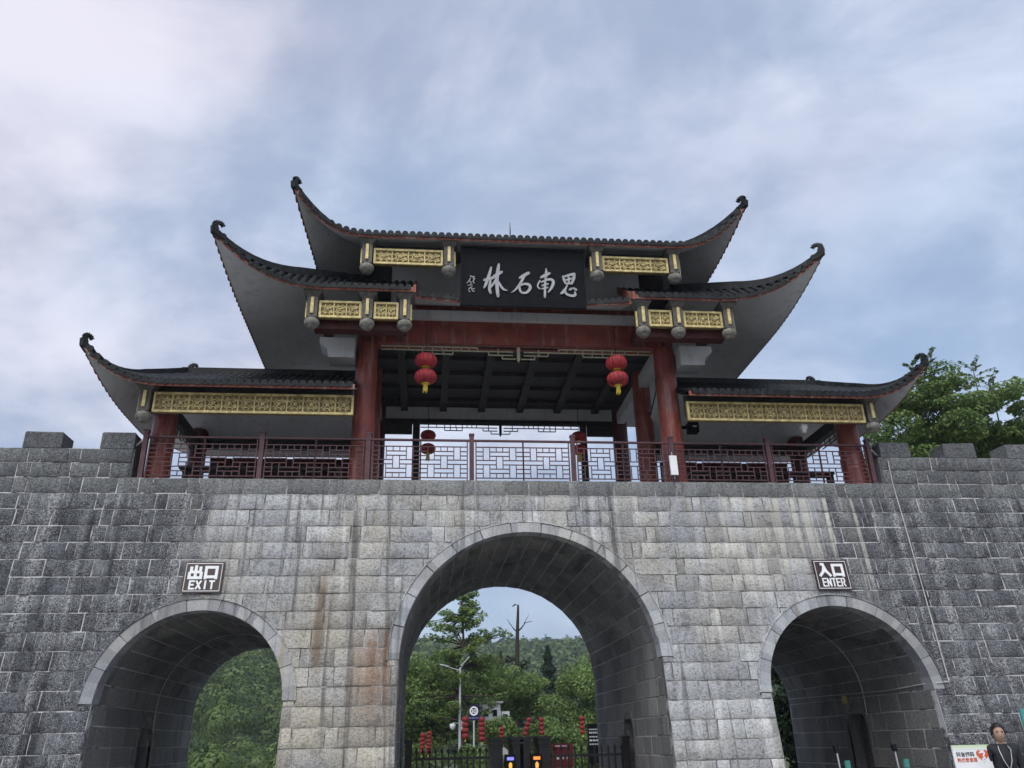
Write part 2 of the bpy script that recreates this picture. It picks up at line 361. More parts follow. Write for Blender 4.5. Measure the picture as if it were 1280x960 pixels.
def row_cuts(x0, x1, seed):
    rr = random.Random(seed); cuts = [x0]; x = x0; long_ = rr.random() < 0.5
    while x < x1-0.12:
        L = rr.uniform(0.50, 0.86) if long_ else rr.uniform(0.15, 0.26)
        if long_ and rr.random() < 0.28: L *= 0.72
        x += L; long_ = (not long_) if (long_ and rr.random() < 0.78) else True
        cuts.append(min(x, x1))
    if x1-cuts[-2] < 0.12: cuts.pop(-2)
    cuts[-1] = x1
    return cuts
def frange(a, b, n): return [a+(b-a)*i/n for i in range(n+1)]
def lay_row(x0, x1, z0, z1, seed):
    cuts = row_cuts(x0, x1, seed)
    for a, b in zip(cuts[:-1], cuts[1:]):
        a2, b2, c2, d2 = a+GAP, b-GAP, z0+GAP, z1-GAP
        proud = random.uniform(0.008, 0.020)
        nrm = (0, -1, -BAT*0.0)
        xsamp = frange(a2, b2, 24)
        zl = [zlow(x, z1, -9) for x in xsamp]
        if all(z <= c2+0.002 for z in zl):
            mb = block_mesh([wp(a2,c2), wp(b2,c2), wp(b2,d2), wp(a2,d2)], (0,-1,0), proud, 0.12, 0.010, 0.0055)
            area = (b2-a2)*(d2-c2)
        elif all(z >= d2-0.03 for z in zl): continue
        else:
            # clipped to the extrados of an arch; possibly split at the straight jambs
            runs = []; cur = []
            for x, z in zip(xsamp, zl):
                lo = max(c2, z+GAP) if z > -5 else c2
                if lo < d2-0.02: cur.append((x, lo))
                else:
                    if len(cur) > 1: runs.append(cur)
                    cur = []
            if len(cur) > 1: runs.append(cur)
            mb = MB(); area = 0
            for c in runs:
                poly = c+[(c[-1][0], d2), (c[0][0], d2)]
                clean = [poly[0]]
                for q in poly[1:]:
                    if abs(q[0]-clean[-1][0])+abs(q[1]-clean[-1][1]) > 1e-4: clean.append(q)
                mb.prism(clean, lambda u, v, d: wp(u, v, d), proud, -0.12); area += (c[-1][0]-c[0][0])*(d2-c2)*0.6
            if not mb.v: continue
        xm = (a+b)/2; vis = area if (abs(xm) < 10.3 and z1 > 1.15) else area*0.001
        front.append((vis, mb))
# facing courses: below the springing the openings cut the course into separate runs
for k in range(NC):
    z1 = ZT-k*HC; z0 = max(0.0, z1-HC)
    if z1 <= 0.02: break
    segs = [(-15.5, 15.5)]
    for xc, ro, zs, ri in ARCH:
        if z1 <= zs+0.12:
            segs = [s2 for s in segs for s2 in (((s[0], xc-ri), (xc+ri, s[1])) if s[0] < xc < s[1] else (s,))]
        elif z0 < zs: # course straddling the springing: keep clear of the ring
            segs = [s2 for s in segs for s2 in (((s[0], xc-ro), (xc+ro, s[1])) if s[0] < xc < s[1] else (s,))]
            for s in (-1, 1):
                a, b = sorted((xc+s*ri, xc+s*ro))
                if zs-z0 > 0.04: front.append((0.03, block_mesh([wp(a+GAP,z0+GAP), wp(b-GAP,z0+GAP), wp(b-GAP,zs-GAP), wp(a+GAP,zs-GAP)], (0,-1,0), 0.014, 0.12, 0.01)))
    for i, (a, b) in enumerate(segs): lay_row(a, b, z0, z1, k*17+i*5+3)
# parapet courses outside the pavilion
XP = 7.68; ZP = 7.035
def par_row(x0, x1, z0, z1, seed):
    for a, b in zip(*(lambda c: (c[:-1], c[1:]))(row_cuts(x0, x1, seed))):
        q = [Vector((a+GAP, 0, z0+GAP)), Vector((b-GAP, 0, z0+GAP)), Vector((b-GAP, 0, z1-GAP)), Vector((a+GAP, 0, z1-GAP))]
        xm = (a+b)/2
        front.append(((b-a)*(z1-z0) if abs(xm) < 10.3 else 0.0001, block_mesh(q, (0,-1,0), random.uniform(.008,.022), 0.12, 0.010, 0.0055)))
for k in range(2):
    za, zb = ZT+k*(ZP-ZT)/2, ZT+(k+1)*(ZP-ZT)/2
    par_row(-15.5, -XP, za, zb, 900+k); par_row(XP, 15.5, za, zb, 950+k)
front.sort(key=lambda t: -t[0])
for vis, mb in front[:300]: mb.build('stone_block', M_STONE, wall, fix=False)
rest = MB()
for vis, mb in front[300:]:
    n0 = len(rest.v); rest.v += mb.v; rest.f += [tuple(i+n0 for i in f) for f in mb.f]; rest.sm += mb.sm
rest.build('stone_blocks', M_STONE, wall, fix=False)['kind'] = 'stuff'
# parapet end faces and merlons
for s in (-1, 1):
    mb = MB(); mb.box((s*XP-0.03, 0.012, ZT-0.4), (s*(XP)+0.03, 0.52, ZP-0.004)); mb.build('parapet_end', M_STONE, wall)
mer = [(-9.75,-9.04), (-8.31,-7.68), (-11.2,-10.5), (-12.65,-11.95), (7.72, 8.40), (9.18, 9.90), (10.62, 11.32), (12.08, 12.8)]
for a, b in mer:
    z0, z1 = ZP+0.006, ZP+0.335; c = 0.018
    mb = MB(); j = [random.uniform(-.012,.012) for _ in range(4)]
    mb.hexa([(a,-0.015,z0),(b,-0.015,z0),(b,0.5,z0),(a,0.5,z0)], [(a,-0.012,z1-c),(b,-0.012,z1-c+j[0]),(b,0.5,z1-c),(a,0.5,z1-c+j[1])])
    mb.hexa([(a,-0.012,z1-c),(b,-0.012,z1-c+j[0]),(b,0.5,z1-c),(a,0.5,z1-c+j[1])], [(a+c,0.008,z1+j[2]),(b-c,0.008,z1+j[3]),(b-c,0.48,z1),(a+c,0.48,z1)])
    mb.build('merlon', M_STONE, wall)
# mortar core: front sheet with openings, top, parapet, back, tunnel linings
core = MB(); REC = 0.0
def strip(xa, xb, n, which, yfun, ztop):
    xs = frange(xa, xb, n)
    for a, b in zip(xs[:-1], xs[1:]):
        m = (a+b)/2; ins = None
        for xc, ro, zs, ri in ARCH:
            if abs(m-xc) < ri: ins = (xc, ri, zs)
        if ins:
            xc, ri, zs = ins; f = lambda x: zs+math.sqrt(max(0, ri*ri-(x-xc)**2))
            za, zb = f(a), f(b)
        else: za = zb = 0
        core.add([(a, yfun(za), za), (b, yfun(zb), zb), (b, yfun(ztop), ztop), (a, yfun(ztop), ztop)], [(0,1,2,3)])
edges = [-15.5]
for xc, ro, zs, ri in sorted(ARCH): edges += [xc-ri, xc+ri]
edges.append(15.5)
for i in range(len(edges)-1):
    n = 40 if i % 2 else 1
    strip(edges[i], edges[i+1], n, '', wy, ZT); strip(edges[i], edges[i+1], n, '', lambda z: YB, ZT)
core.add([(-15.5,0,ZT-.006),(15.5,0,ZT-.006),(15.5,YB,ZT-.006),(-15.5,YB,ZT-.006)], [(0,1,2,3)])
for s in (-1, 1):
    a, b = sorted((s*(XP+.01), s*15.5)); core.box((a, 0.0, ZT-.05), (b, 0.5, ZP))
# tunnel linings with a niche in one wall of each
NY, NW, NZ = 2.55, 0.46, 1.68     # side passage: middle, half width, springing height
def niche_at(side_x, y, z):
    return abs(y-NY) < NW and z < NZ+math.sqrt(max(0, NW*NW-(y-NY)**2))
vault = []
for ai, (xc, ro, zs, ri) in enumerate(ARCH):
    # lining surface: jambs + barrel
    prof = [(-1, z) for z in frange(0, zs, 24)]
    ys = frange(0, 1, 60)
    def lining(u):  # u: 0..1 jamb L up, 1..2 arc, 2..3 jamb R down
        if u < 1: return Vector((xc-ri, 0, zs*u)), Vector((1,0,0))
        if u <= 2:
            t = math.pi*(2-u); return Vector((xc+ri*math.cos(t), 0, zs+ri*math.sin(t))), Vector((-math.cos(t),0,-math.sin(t)))
        return Vector((xc+ri, 0, zs*(3-u))), Vector((-1,0,0))
    us = frange(0, 1, 48)[:-1]+frange(1, 2, 40)[:-1]+frange(2, 3, 48)
    for u0, u1 in zip(us[:-1], us[1:]):
        p0, _ = lining(u0); p1, _ = lining(u1); zm = (p0.z+p1.z)/2
        jamb = u1 <= 1 or u0 >= 2
        yy = [wy(zm)+0.004]+[y for y in frange(0.5, 5.5, 100)]+[YB] if jamb and zm < 2.3 else [wy(zm)+0.004, YB]
        for y0, y1 in zip(yy[:-1], yy[1:]):
            if jamb and niche_at(0, (y0+y1)/2, zm): continue
            core.add([(p0.x, y0 if y0 > 0.3 else wy(p0.z)+.004, p0.z), (p1.x, y0 if y0 > 0.3 else wy(p1.z)+.004, p1.z), (p1.x, y1, p1.z), (p0.x, y1, p0.z)], [(0,1,2,3)])
    # stones of the lining, in courses
    arc = math.pi*ri; na = round(arc/0.33); nj = max(1, round(zs/HC))
    courses = [(i/nj, (i+1)/nj) for i in range(nj)]+[(1+i/na, 1+(i+1)/na) for i in range(na)]+[(2+i/nj, 2+(i+1)/nj) for i in range(nj)]
    for ci, (u0, u1) in enumerate(courses):
        p0, n0 = lining(u0); p1, n1 = lining(min(u1, 2.0) if u0 < 2 else u1)
        if u1 == 1.0: p1 = Vector((xc-ri, 0, zs))
        if u0 == 2.0: p0 = Vector((xc+ri, 0, zs))
        nm = (n0+n1).normalized() if u0 >= 1 and u1 <= 2 else (n0 if u0 < 1 else n1)
        t = (p1-p0).normalized(); p0 = p0+t*0.009; p1 = p1-t*0.009
        zm = (p0.z+p1.z)/2; arcq = u0 >= 1 and u1 <= 2
        y = wy(zm)+(0.31 if arcq else 0.135); first = True
        while y < YB-0.1:
            L = random.uniform(0.5, 0.85)*(0.55 if first and ci % 2 else 1); y2 = min(YB-0.01, y+L); first = False
            ya, yb = y+0.009, y2-0.009
            if not arcq:
                z_lo = min(p0.z, p1.z); z_hi = max(p0.z, p1.z)
                if z_lo < NZ+NW and ya < NY+NW and yb > NY-NW and NZ > 0:
                    parts = []
                    if ya < NY-NW-0.02: parts.append((ya, NY-NW))
                    if yb > NY+NW+0.02: parts.append((NY+NW, yb))
                    if z_lo >= NZ+0.30: parts = [(ya, yb)]
                else: parts = [(ya, yb)]
            else: parts = [(ya, yb)]
            for (a, b) in parts:
                if b-a < 0.04: continue
                q = [Vector((p0.x, a, p0.z)), Vector((p0.x, b, p0.z)), Vector((p1.x, b, p1.z)), Vector((p1.x, a, p1.z))]
                mb = block_mesh(q, nm, random.uniform(.004, .013), 0.0, 0.009)
                # on screen: nearer, and on walls that face the camera
                c = (q[0]+q[2])/2; to = (CAM-c); face = max(0.0, nm.dot(to.normalized()))
                w_ = (b-a)*0.33*face/max(1, to.length_squared) if c.z > 1.0 else 0
                vault.append((w_, mb))
            y = y2
    # niche recess
    for s in (-1, 1):
        mb = MB(); x0 = xc+s*ri; x1 = x0+s*0.55
        pf = [(NY-NW, 0)]+[(NY-NW*math.cos(t), NZ+NW*math.sin(t)) for t in frange(0, math.pi, 12)]+[(NY+NW, 0)]
        for (a, za), (b, zb) in zip(pf[:-1], pf[1:]): mb.add([(x0,a,za),(x0,b,zb),(x1,b,zb),(x1,a,za)], [(0,1,2,3)])
        mb.add([(x1, a, z) for a, z in pf], [tuple(range(len(pf)))])
        mb.build('niche', M_VAULT, wall)
        fr = MB(); po = [(NY-(NW+.10), 0)]+[(NY-(NW+.10)*math.cos(t), NZ+(NW+.10)*math.sin(t)) for t in frange(0, math.pi, 12)]+[(NY+NW+.10, 0)]
        for i in range(len(pf)-1):
            fr.hexa([(x0+s*.05,pf[i][0],pf[i][1]),(x0+s*.05,pf[i+1][0],pf[i+1][1]),(x0+s*.05,po[i+1][0],po[i+1][1]),(x0+s*.05,po[i][0],po[i][1])],
                    [(x0-s*.022,pf[i][0],pf[i][1]),(x0-s*.022,pf[i+1][0],pf[i+1][1]),(x0-s*.022,po[i+1][0],po[i+1][1]),(x0-s*.022,po[i][0],po[i][1])])
        fr.build('niche_surround', M_VAULT, wall)
core.build('mortar_core', M_MORTAR, wall, fix=False)
vault.sort(key=lambda t: -t[0])
for w_, mb in vault[:300]: mb.build('vault_block', M_VAULT, wall, fix=False)
rest = MB()
for w_, mb in vault[300:]: rest.add(mb.v, mb.f)
rest.build('vault_blocks', M_VAULT, wall, fix=False)['kind'] = 'stuff'
# arch rings: dressed slabs, and the thin raised edge round them
for (xc, ro, zs, ri), nseg in zip(ARCH, (13, 9, 9)):
    for k in range(nseg):
        t0 = math.pi*k/nseg+0.004; t1 = math.pi*(k+1)/nseg-0.004; mb = MB(); pr = random.uniform(0.016, 0.034)
        tt = frange(t0, t1, 5)
        for a, b in zip(tt[:-1], tt[1:]):
            c = [(xc+r*math.cos(t), zs+r*math.sin(t)) for r, t in ((ri-.012, a), (ro-.006, a), (ro-.006, b), (ri-.012, b))]
            mb.hexa([wp(u, v, pr) for u, v in c], [wp(u, v, -0.30) for u, v in c])
        mb.build('arch_stone', M_SLAB, wall)
    mb = MB(); tt = frange(0, math.pi, 48)
    for a, b in zip(tt[:-1], tt[1:]):
        c = [(xc+r*math.cos(t), zs+r*math.sin(t)) for r, t in ((ro-.004, a), (ro+.022, a), (ro+.022, b), (ro-.004, b))]
        mb.hexa([wp(u, v, 0.042) for u, v in c], [wp(u, v, -0.02) for u, v in c])
    mb.build('arch_edge', M_STONE, wall)
# ================================================================== PAVILION
pav = empty('gate_pavilion', (0, 2.5, 6.45), 'open timber pavilion with three tiers of upturned dark tiled roofs on the gate wall', 'pavilion')
def lerp(a, b, t): return a+(b-a)*t
ORN = [(118,150),(98,140),(114,124),(98,106),(122,104),(112,78),(138,88),(142,54),(160,74),(180,40),(188,66),(218,44),(220,68),(254,60),(240,82),(272,96),(244,102),(240,128),(224,110),(204,94),(184,100),(172,120),(174,150),(190,185),(130,185)]
drip_mb = MB()
prof = [(-.070,.02),(-.058,-.02),(-.036,-.062),(0,-.10),(.036,-.062),(.058,-.02),(.070,.02),(.03,-.006),(0,-.012),(-.03,-.006)]
drip_mb.prism(prof, lambda u, v, d: Vector((u, d, v)), -0.008, 0.008); DRIP = drip_mb.mesh('drip_tile', M_TILE)

class Roof:
    """hipped roof or skirt roof with flying corners. Xs straight half length, tip, ridge/top line, mirrored about Yc"""
    def __init__(s, Xs, Xt, Y0, Yt, Z0, Zt, X0, L, Xr, Yr, Yc, Zr, af=0.55, kz=3.0):
        s.__dict__.update(locals())
    def ef(s, ax):
        if ax <= s.Xs: return s.Y0, s.Z0
        t = (ax-s.Xs)/(s.Xt-s.Xs); return s.Y0+(s.Yt-s.Y0)*t**2, s.Z0+(s.Zt-s.Z0)*t**s.kz
    def es(s, y):
        t = max(0.0, (s.Yt+s.L-y)/s.L); return s.X0+(s.Xt-s.X0)*t**2, s.Z0+(s.Zt-s.Z0)*t**2.3
    def hz(s, a):
        a = min(1.0, max(0.0, a)); return s.Z0+(s.Zr-s.Z0)*a**1.15+(s.Zt-s.Z0)*max(0.0, 1-a/s.af)**2.2
    def hip(s, a): return (lerp(s.Xt, s.Xr, a), lerp(s.Yt, s.Yr, a), s.hz(a))
    def front(s, x, v, eave=None):
        ax = abs(x); Ye, Ze = eave or s.ef(ax)
        if ax <= s.Xr: Yn, Zn = s.Yr, s.Zr
        else: _, Yn, Zn = s.hip((s.Xt-ax)/(s.Xt-s.Xr))
        return Vector((x, lerp(Ye, Yn, v), Ze+(Zn-Ze)*v**1.12))
    def side(s, sg, y, v):
        if y > s.Yc: q = s.side(sg, 2*s.Yc-y, v); q.y = 2*s.Yc-q.y; return q
        Xe, Ze = s.es(y)
        if y >= s.Yr: Xn, Zn = s.Xr, s.Zr
        else: Xn, _, Zn = s.hip((y-s.Yt)/(s.Yr-s.Yt))
        return Vector((sg*lerp(Xe, Xn, v), y, Ze+(Zn-Ze)*v**1.12))
TH = 0.10; NV = 9
def patch(f, us, thick, soff, bed, fas, lip=1.0):
    """f(u,v)->Vector; adds soffit, tile bed and eave fascia geometry"""
    vs_ = [f(u, (j/NV)**1.0) for u in us for j in range(NV+1)]; n = NV+1
    fs = [(i*n+j, (i+1)*n+j, (i+1)*n+j+1, i*n+j+1) for i in range(len(us)-1) for j in range(NV)]
    soff.add(vs_, fs, True); bed.add([p+Vector((0,0,thick)) for p in vs_], fs, True)
    for i in range(len(us)-1):
        a, b = f(us[i], 0), f(us[i+1], 0); ia, ib = f(us[i], .06), f(us[i+1], .06)
        oa = (a-ia); oa.z = 0; oa = oa.normalized()*0.014; ob = (b-ib); ob.z = 0; ob = ob.normalized()*0.014
        dz0 = Vector((0,0,-0.008 if lip > .5 else -.002)); oa *= lip; ob *= lip; dz1 = Vector((0,0,thick-0.004))
        fas.hexa([a+oa*1.6+dz0, b+ob*1.6+dz0, b-ob*.4+dz0, a-oa*.4+dz0], [a+oa*1.6+dz1, b+ob*1.6+dz1, b-ob*.4+dz1, a-oa*.4+dz1])
def row_mesh(f, u, du, r=0.060, n=6, vmax=1.0, steps=8):
    """one raised row of cover tiles running up the slope, closed at the eave by a round end"""
    e0, e1 = f(u-du, 0), f(u+du, 0); side = (e1-e0).normalized(); up = (Vector((0,0,1))-side*side.z).normalized()
    pts = [f(u, vmax*j/steps)+Vector((0,0,TH)) for j in range(steps+1)]
    if (pts[-1]-pts[0]).length < 0.14:      # by the tip the slope runs out: only the end tile shows
        inn_ = Vector((-side.y, side.x, 0)).normalized(); inn_ = inn_ if inn_.dot(f(u, .5)-f(u, 0)+Vector((0, 1e-4, 0))) > 0 else -inn_
        pts = [pts[0]+inn_*(.10*j/steps) for j in range(steps+1)]
    d = (pts[1]-pts[0]).normalized(); pts[0] = pts[0]-d*0.06
    mb = MB(); vs_ = []
    for p in pts:
        for k in range(n+1):
            t = math.pi*k/n; vs_.append(p+side*(r*math.cos(t))+up*(r*math.sin(t)*1.25))
    m = n+1
    mb.add(vs_, [(j*m+k, j*m+k+1, (j+1)*m+k+1, (j+1)*m+k) for j in range(steps) for k in range(n)], True)
    c = pts[0]+up*0.012; disc = [c+side*(r*1.08*math.cos(2*math.pi*k/10))+up*(r*1.08*math.sin(2*math.pi*k/10)) for k in range(10)]
    back = [p+d*0.03 for p in disc]
    mb.add(disc+back, [tuple(range(10))]+[(k, (k+1) % 10, 10+(k+1) % 10, 10+k) for k in range(10)])
    return mb, pts[0], side, up, d
def tiles(f, u0, u1, roof_obj, many=None, sp=0.152):
    n = max(1, round((u1-u0)/sp)); st = (u1-u0)/n
    for i in range(n):
        u = u0+(i+0.5)*st
        mb, p, side, up, d = row_mesh(f, u, 0.03)
        if many is None: mb.build('tile_row', M_TILE, roof_obj, fix=False)
        else: many.add(mb.v, mb.f)
        if i == n-1: continue
        um = u+st*0.5; q = f(um, 0)+Vector((0,0,TH-0.004)); e0, e1 = f(um-.03, 0), f(um+.03, 0)
        side = (e1-e0).normalized(); up = (Vector((0,0,1))-side*side.z).normalized(); out = side.cross(up)
        ins = f(um, .05)-f(um, 0)
        if out.dot(ins) < 0: out = -out
        Mx = Matrix((side, out, up)).transposed().to_4x4(); Mx.translation = q-out*(0.045 if many is None else .022)
        if many is None: place('drip_tile', DRIP, roof_obj, Mx)
        else: many.add([Mx @ Vector(v) for v in drip_mb.v], drip_mb.f)
def hip_ridge(rf, sx, back, parent, orn=True):
    def pt(a):
        x, y, z = rf.hip(a); return Vector((sx*x, (2*rf.Yc-y) if back else y, z+TH))
    tip = pt(0); nxt = pt(0.04); d0 = (tip-nxt).normalized()
    pts = [tip+d0*0.05]+[pt(a) for a in frange(0, 1, 16)]
    mb = MB(); lo = []
    for i, p in enumerate(pts):
        d = (pts[min(i+1, len(pts)-1)]-pts[max(i-1, 0)]); w = Vector((d.y, -d.x, 0)).normalized()*lerp(0.045, 0.085, min(1, i/8)); h = lerp(0.035, 0.16, min(1, i/10))
        lo.append([p-w-Vector((0,0,.03)), p+w-Vector((0,0,.03)), p+w*.8+Vector((0,0,h)), p-w*.8+Vector((0,0,h))])
    for a, b in zip(lo[:-1], lo[1:]): mb.hexa(a, b)
    rd = mb.build('hip_ridge', M_TILE, parent)
    # carved curl standing on the tip
    hd = Vector((nxt.x-tip.x, nxt.y-tip.y, 0)).normalized(); sc = 0.00145; nw = Vector((-hd.y, hd.x, 0))
    o = MB().prism(ORN, lambda u, v, dd: tip+Vector((0,0,0.045))+hd*((u-150)*sc+0.03)+Vector((0,0,(168-v)*sc))+nw*dd, -0.035, 0.035).build('corner_ornament', M_TILE, parent)
    # blunt tip block under the ornament
    MB().hexa([tip+d0*.05-nw*.05-Vector((0,0,TH+.01)), tip+d0*.05+nw*.05-Vector((0,0,TH+.01)), nxt+nw*.06-Vector((0,0,TH)), nxt-nw*.06-Vector((0,0,TH))],
              [tip+d0*.07-nw*.055+Vector((0,0,.03)), tip+d0*.07+nw*.055+Vector((0,0,.03)), nxt+nw*.06, nxt-nw*.06]).build('tip_block', M_TILE, parent)

def usamp(a, b, fine):
    n = max(2, int((b-a)/fine)); return frange(a, b, n)
def finish_roof(soff, bed, fas, many, name):
    o = soff.build(name, M_SOFFIT, pav, fix=False)
    bed.build('tile_bed', M_TILE, o, fix=False); fas.build('fascia', M_FASCIA, o, fix=True)
    if many.v: many.build('tile_rows', M_TILE, o, fix=False)['kind'] = 'stuff'
    return o
# ---- upper roof
UP = Roof(3.2, 4.77, -1.2, -1.74, 11.34, 12.10, 4.44, 2.6, 2.6, 2.5, 2.5, 13.15)
def make_upper():
    soff, bed, fas, many = MB(), MB(), MB(), MB(); rf = UP
    us = usamp(-4.77, 4.77, 0.12)
    patch(lambda u, v: rf.front(u, v), us, TH, soff, bed, fas)
    def bk(u, v): q = rf.front(u, v); q.y = 2*rf.Yc-q.y; return q
    patch(bk, us, TH, soff, bed, fas)
    for s in (-1, 1):
        patch(lambda u, v: rf.side(s, u, v), usamp(rf.Yt, 2*rf.Yc-rf.Yt, 0.12), TH, soff, bed, fas, .55)
        tiles(lambda u, v: rf.side(s, u, v), rf.Yt+.06, 2*rf.Yc-rf.Yt-.06, None, many)
    tiles(bk, -4.7, 4.7, None, many)
    o = finish_roof(soff, bed, fas, many, 'upper_roof')
    tiles(lambda u, v: rf.front(u, v), -4.70, 4.70, o)
    for s in (-1, 1):
        for b in (0, 1): hip_ridge(rf, s, b, o)
    MB().box((-2.75, 2.4, 13.15), (2.75, 2.6, 13.5)).build('main_ridge', M_TILE, o)
    MB().tube([(0.12, 2.5, 13.4), (0.12, 2.5, 14.1), (0.12, 2.5, 14.4)], [0.022, 0.018, 0.006], 6).build('lightning_rod', M_IRON, o)
make_upper()
# ---- middle roof (skirt, open in the middle where the plaque hangs)
MID = Roof(4.0, 6.15, -1.26, -2.02, 10.03, 10.76, 5.88, 2.8, 3.5, 0.0, 2.5, 10.86, kz=2.8)
def make_mid():
    soff, bed, fas, many = MB(), MB(), MB(), MB(); rf = MID
    for s in (-1, 1):
        a, b = sorted((s*2.30, s*6.15)); patch(lambda u, v: rf.front(u, v), usamp(a, b, .12), TH, soff, bed, fas)
        # inner return, set back, running in behind the plaque
        inn = lambda u, v: Vector((u, lerp(lerp(-1.0, -0.84, (2.3-abs(u))/1.05), .16, v), lerp(10.04, 10.52, v)))
        a, b = sorted((s*1.25, s*2.30)); patch(inn, usamp(a, b, .2), TH, soff, bed, fas)
        patch(lambda u, v: rf.side(s, u, v), usamp(rf.Yt, 2*rf.Yc-rf.Yt, .12), TH, soff, bed, fas, .55)
        tiles(lambda u, v: rf.side(s, u, v), rf.Yt+.06, 2*rf.Yc-rf.Yt-.06, None, many)
        # cheek closing the end of the outer eave
        pts = [rf.front(s*2.3, v) for v in frange(0, 1, 6)]
        for p, q in zip(pts[:-1], pts[1:]): fas.hexa([p+Vector((0,0,-.01)), p+Vector((-s*.05,0,-.01)), q+Vector((-s*.05,0,-.01)), q+Vector((0,0,-.01))], [p+Vector((0,0,TH+.07)), p+Vector((-s*.05,0,TH+.07)), q+Vector((-s*.05,0,TH+.07)), q+Vector((0,0,TH+.07))])
    def bk(u, v): q = rf.front(u, v); q.y = 2*rf.Yc-q.y; return q
    patch(bk, usamp(-6.15, 6.15, .15), TH, soff, bed, fas); tiles(bk, -6.1, 6.1, None, many)
    o = finish_roof(soff, bed, fas, many, 'middle_roof')
    for s in (-1, 1):
        a, b = sorted((s*2.33, s*6.08)); tiles(lambda u, v: rf.front(u, v), a, b, o)
        inn = lambda u, v: Vector((u, lerp(lerp(-1.0, -0.84, (2.3-abs(u))/1.05), .16, v), lerp(10.04, 10.52, v)))
        a, b = sorted((s*1.25, s*2.24)); tiles(inn, a, b, o)
        for bb in (0, 1): hip_ridge(rf, s, bb, o)
make_mid()
# ---- wing roofs
LOW = Roof(6.9, 8.62, -0.65, -0.91, 8.12, 8.80, 8.32, 2.2, 7.35, 1.5, 1.5, 9.22)
def make_low(s):
    soff, bed, fas, many = MB(), MB(), MB(), MB(); rf = LOW
    a, b = sorted((s*3.42, s*8.62)); f = lambda u, v: rf.front(u, v)
    patch(f, usamp(a, b, .12), TH, soff, bed, fas)
    def bk(u, v): q = rf.front(u, v); q.y = 2*rf.Yc-q.y; return q
    patch(bk, usamp(a, b, .12), TH, soff, bed, fas); tiles(bk, a, b, None, many)
    sd_ = lambda u, v: rf.side(s, u, v)
    patch(sd_, usamp(rf.Yt, 2*rf.Yc-rf.Yt, .12), TH, soff, bed, fas, .55); tiles(sd_, rf.Yt+.06, 2*rf.Yc-rf.Yt-.06, None, many)
    o = finish_roof(soff, bed, fas, many, 'wing_roof')
    a, b = sorted((s*3.45, s*8.56)); tiles(f, a, b, o)
    for bb in (0, 1): hip_ridge(rf, s, bb, o)
    x0, x1 = sorted((s*3.4, s*7.45)); MB().box((x0, 1.42, 9.2), (x1, 1.58, 9.46)).build('main_ridge', M_TILE, o)
    sc = 0.0013; c = Vector((s*7.28, 1.5, 9.42))
    MB().prism(ORN, lambda u, v, d: c+Vector((-s*(u-150)*sc, d, (175-v)*sc)), -.04, .04).build('ridge_ornament', M_TILE, o)
for s in (-1, 1): make_low(s)

# ---- columns
def column(x, y, r, z0, z1, mat=M_RED):
    MB().lathe([(r*1.06, 0), (r*1.02, (z1-z0)*.2), (r, (z1-z0)*.5), (r*.97, z1-z0)], (x, y, z0), 24).build('column', mat, pav)
for s in (-1, 1):
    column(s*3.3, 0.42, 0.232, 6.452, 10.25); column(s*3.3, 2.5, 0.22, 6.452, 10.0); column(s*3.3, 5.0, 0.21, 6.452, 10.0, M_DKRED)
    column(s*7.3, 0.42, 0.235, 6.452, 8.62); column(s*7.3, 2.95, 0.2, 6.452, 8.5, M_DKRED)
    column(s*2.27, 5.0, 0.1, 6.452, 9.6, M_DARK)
# ---- middle bay: beams, ceiling
def bx(name, a, b, mat, bev=0.0): 
    return MB().box(a, b).build(name, mat, pav)
bx('red_beam', (-3.08, 0.22, 9.62), (3.08, 0.56, 10.16), M_RED)
bx('grey_beam', (-3.2, 0.10, 10.165), (3.2, 0.60, 10.36), M_SOFFIT)
bx('red_panel', (-3.2, 0.26, 10.365), (3.2, 0.40, 10.56), M_RED)
bx('upper_wall', (-2.82, 0.18, 10.565), (2.82, 0.34, 11.62), M_SOFFIT)
for s in (-1, 1): bx('dark_recess', *[tuple(v) for v in (sorted((s*2.825, s*3.5))[0:1]+[0.5, 10.7], sorted((s*2.825, s*3.5))[1:]+[0.6, 11.7])], M_DARK)
for s in (-1, 1): bx('upper_side_wall', (min(s*3.42, s*3.5), 0.61, 10.2), (max(s*3.42, s*3.5), 4.9, 11.9), M_SOFFIT)
bx('upper_back_wall', (-3.5, 4.91, 10.2), (3.5, 5.0, 11.7), M_SOFFIT)
bx('ceiling', (-3.4, 0.605, 10.02), (3.4, 5.2, 10.10), M_DARK)
for k in range(6): x = -2.6+k*1.04; bx('ceiling_beam', (x-.09, 0.62, 9.87), (x+.09, 4.92, 10.018), M_DARK)
for k in range(5): y = 0.95+k*0.86; bx('cross_beam', (-3.3, y-.05, 9.93), (3.3, y+.05, 10.016), M_DARK)
bx('back_beam', (-3.2, 4.93, 9.56), (3.2, 5.12, 9.66), M_DARK)
bx('back_frieze', (-3.2, 4.97, 9.662), (3.2, 5.08, 10.015), M_SOFFIT)
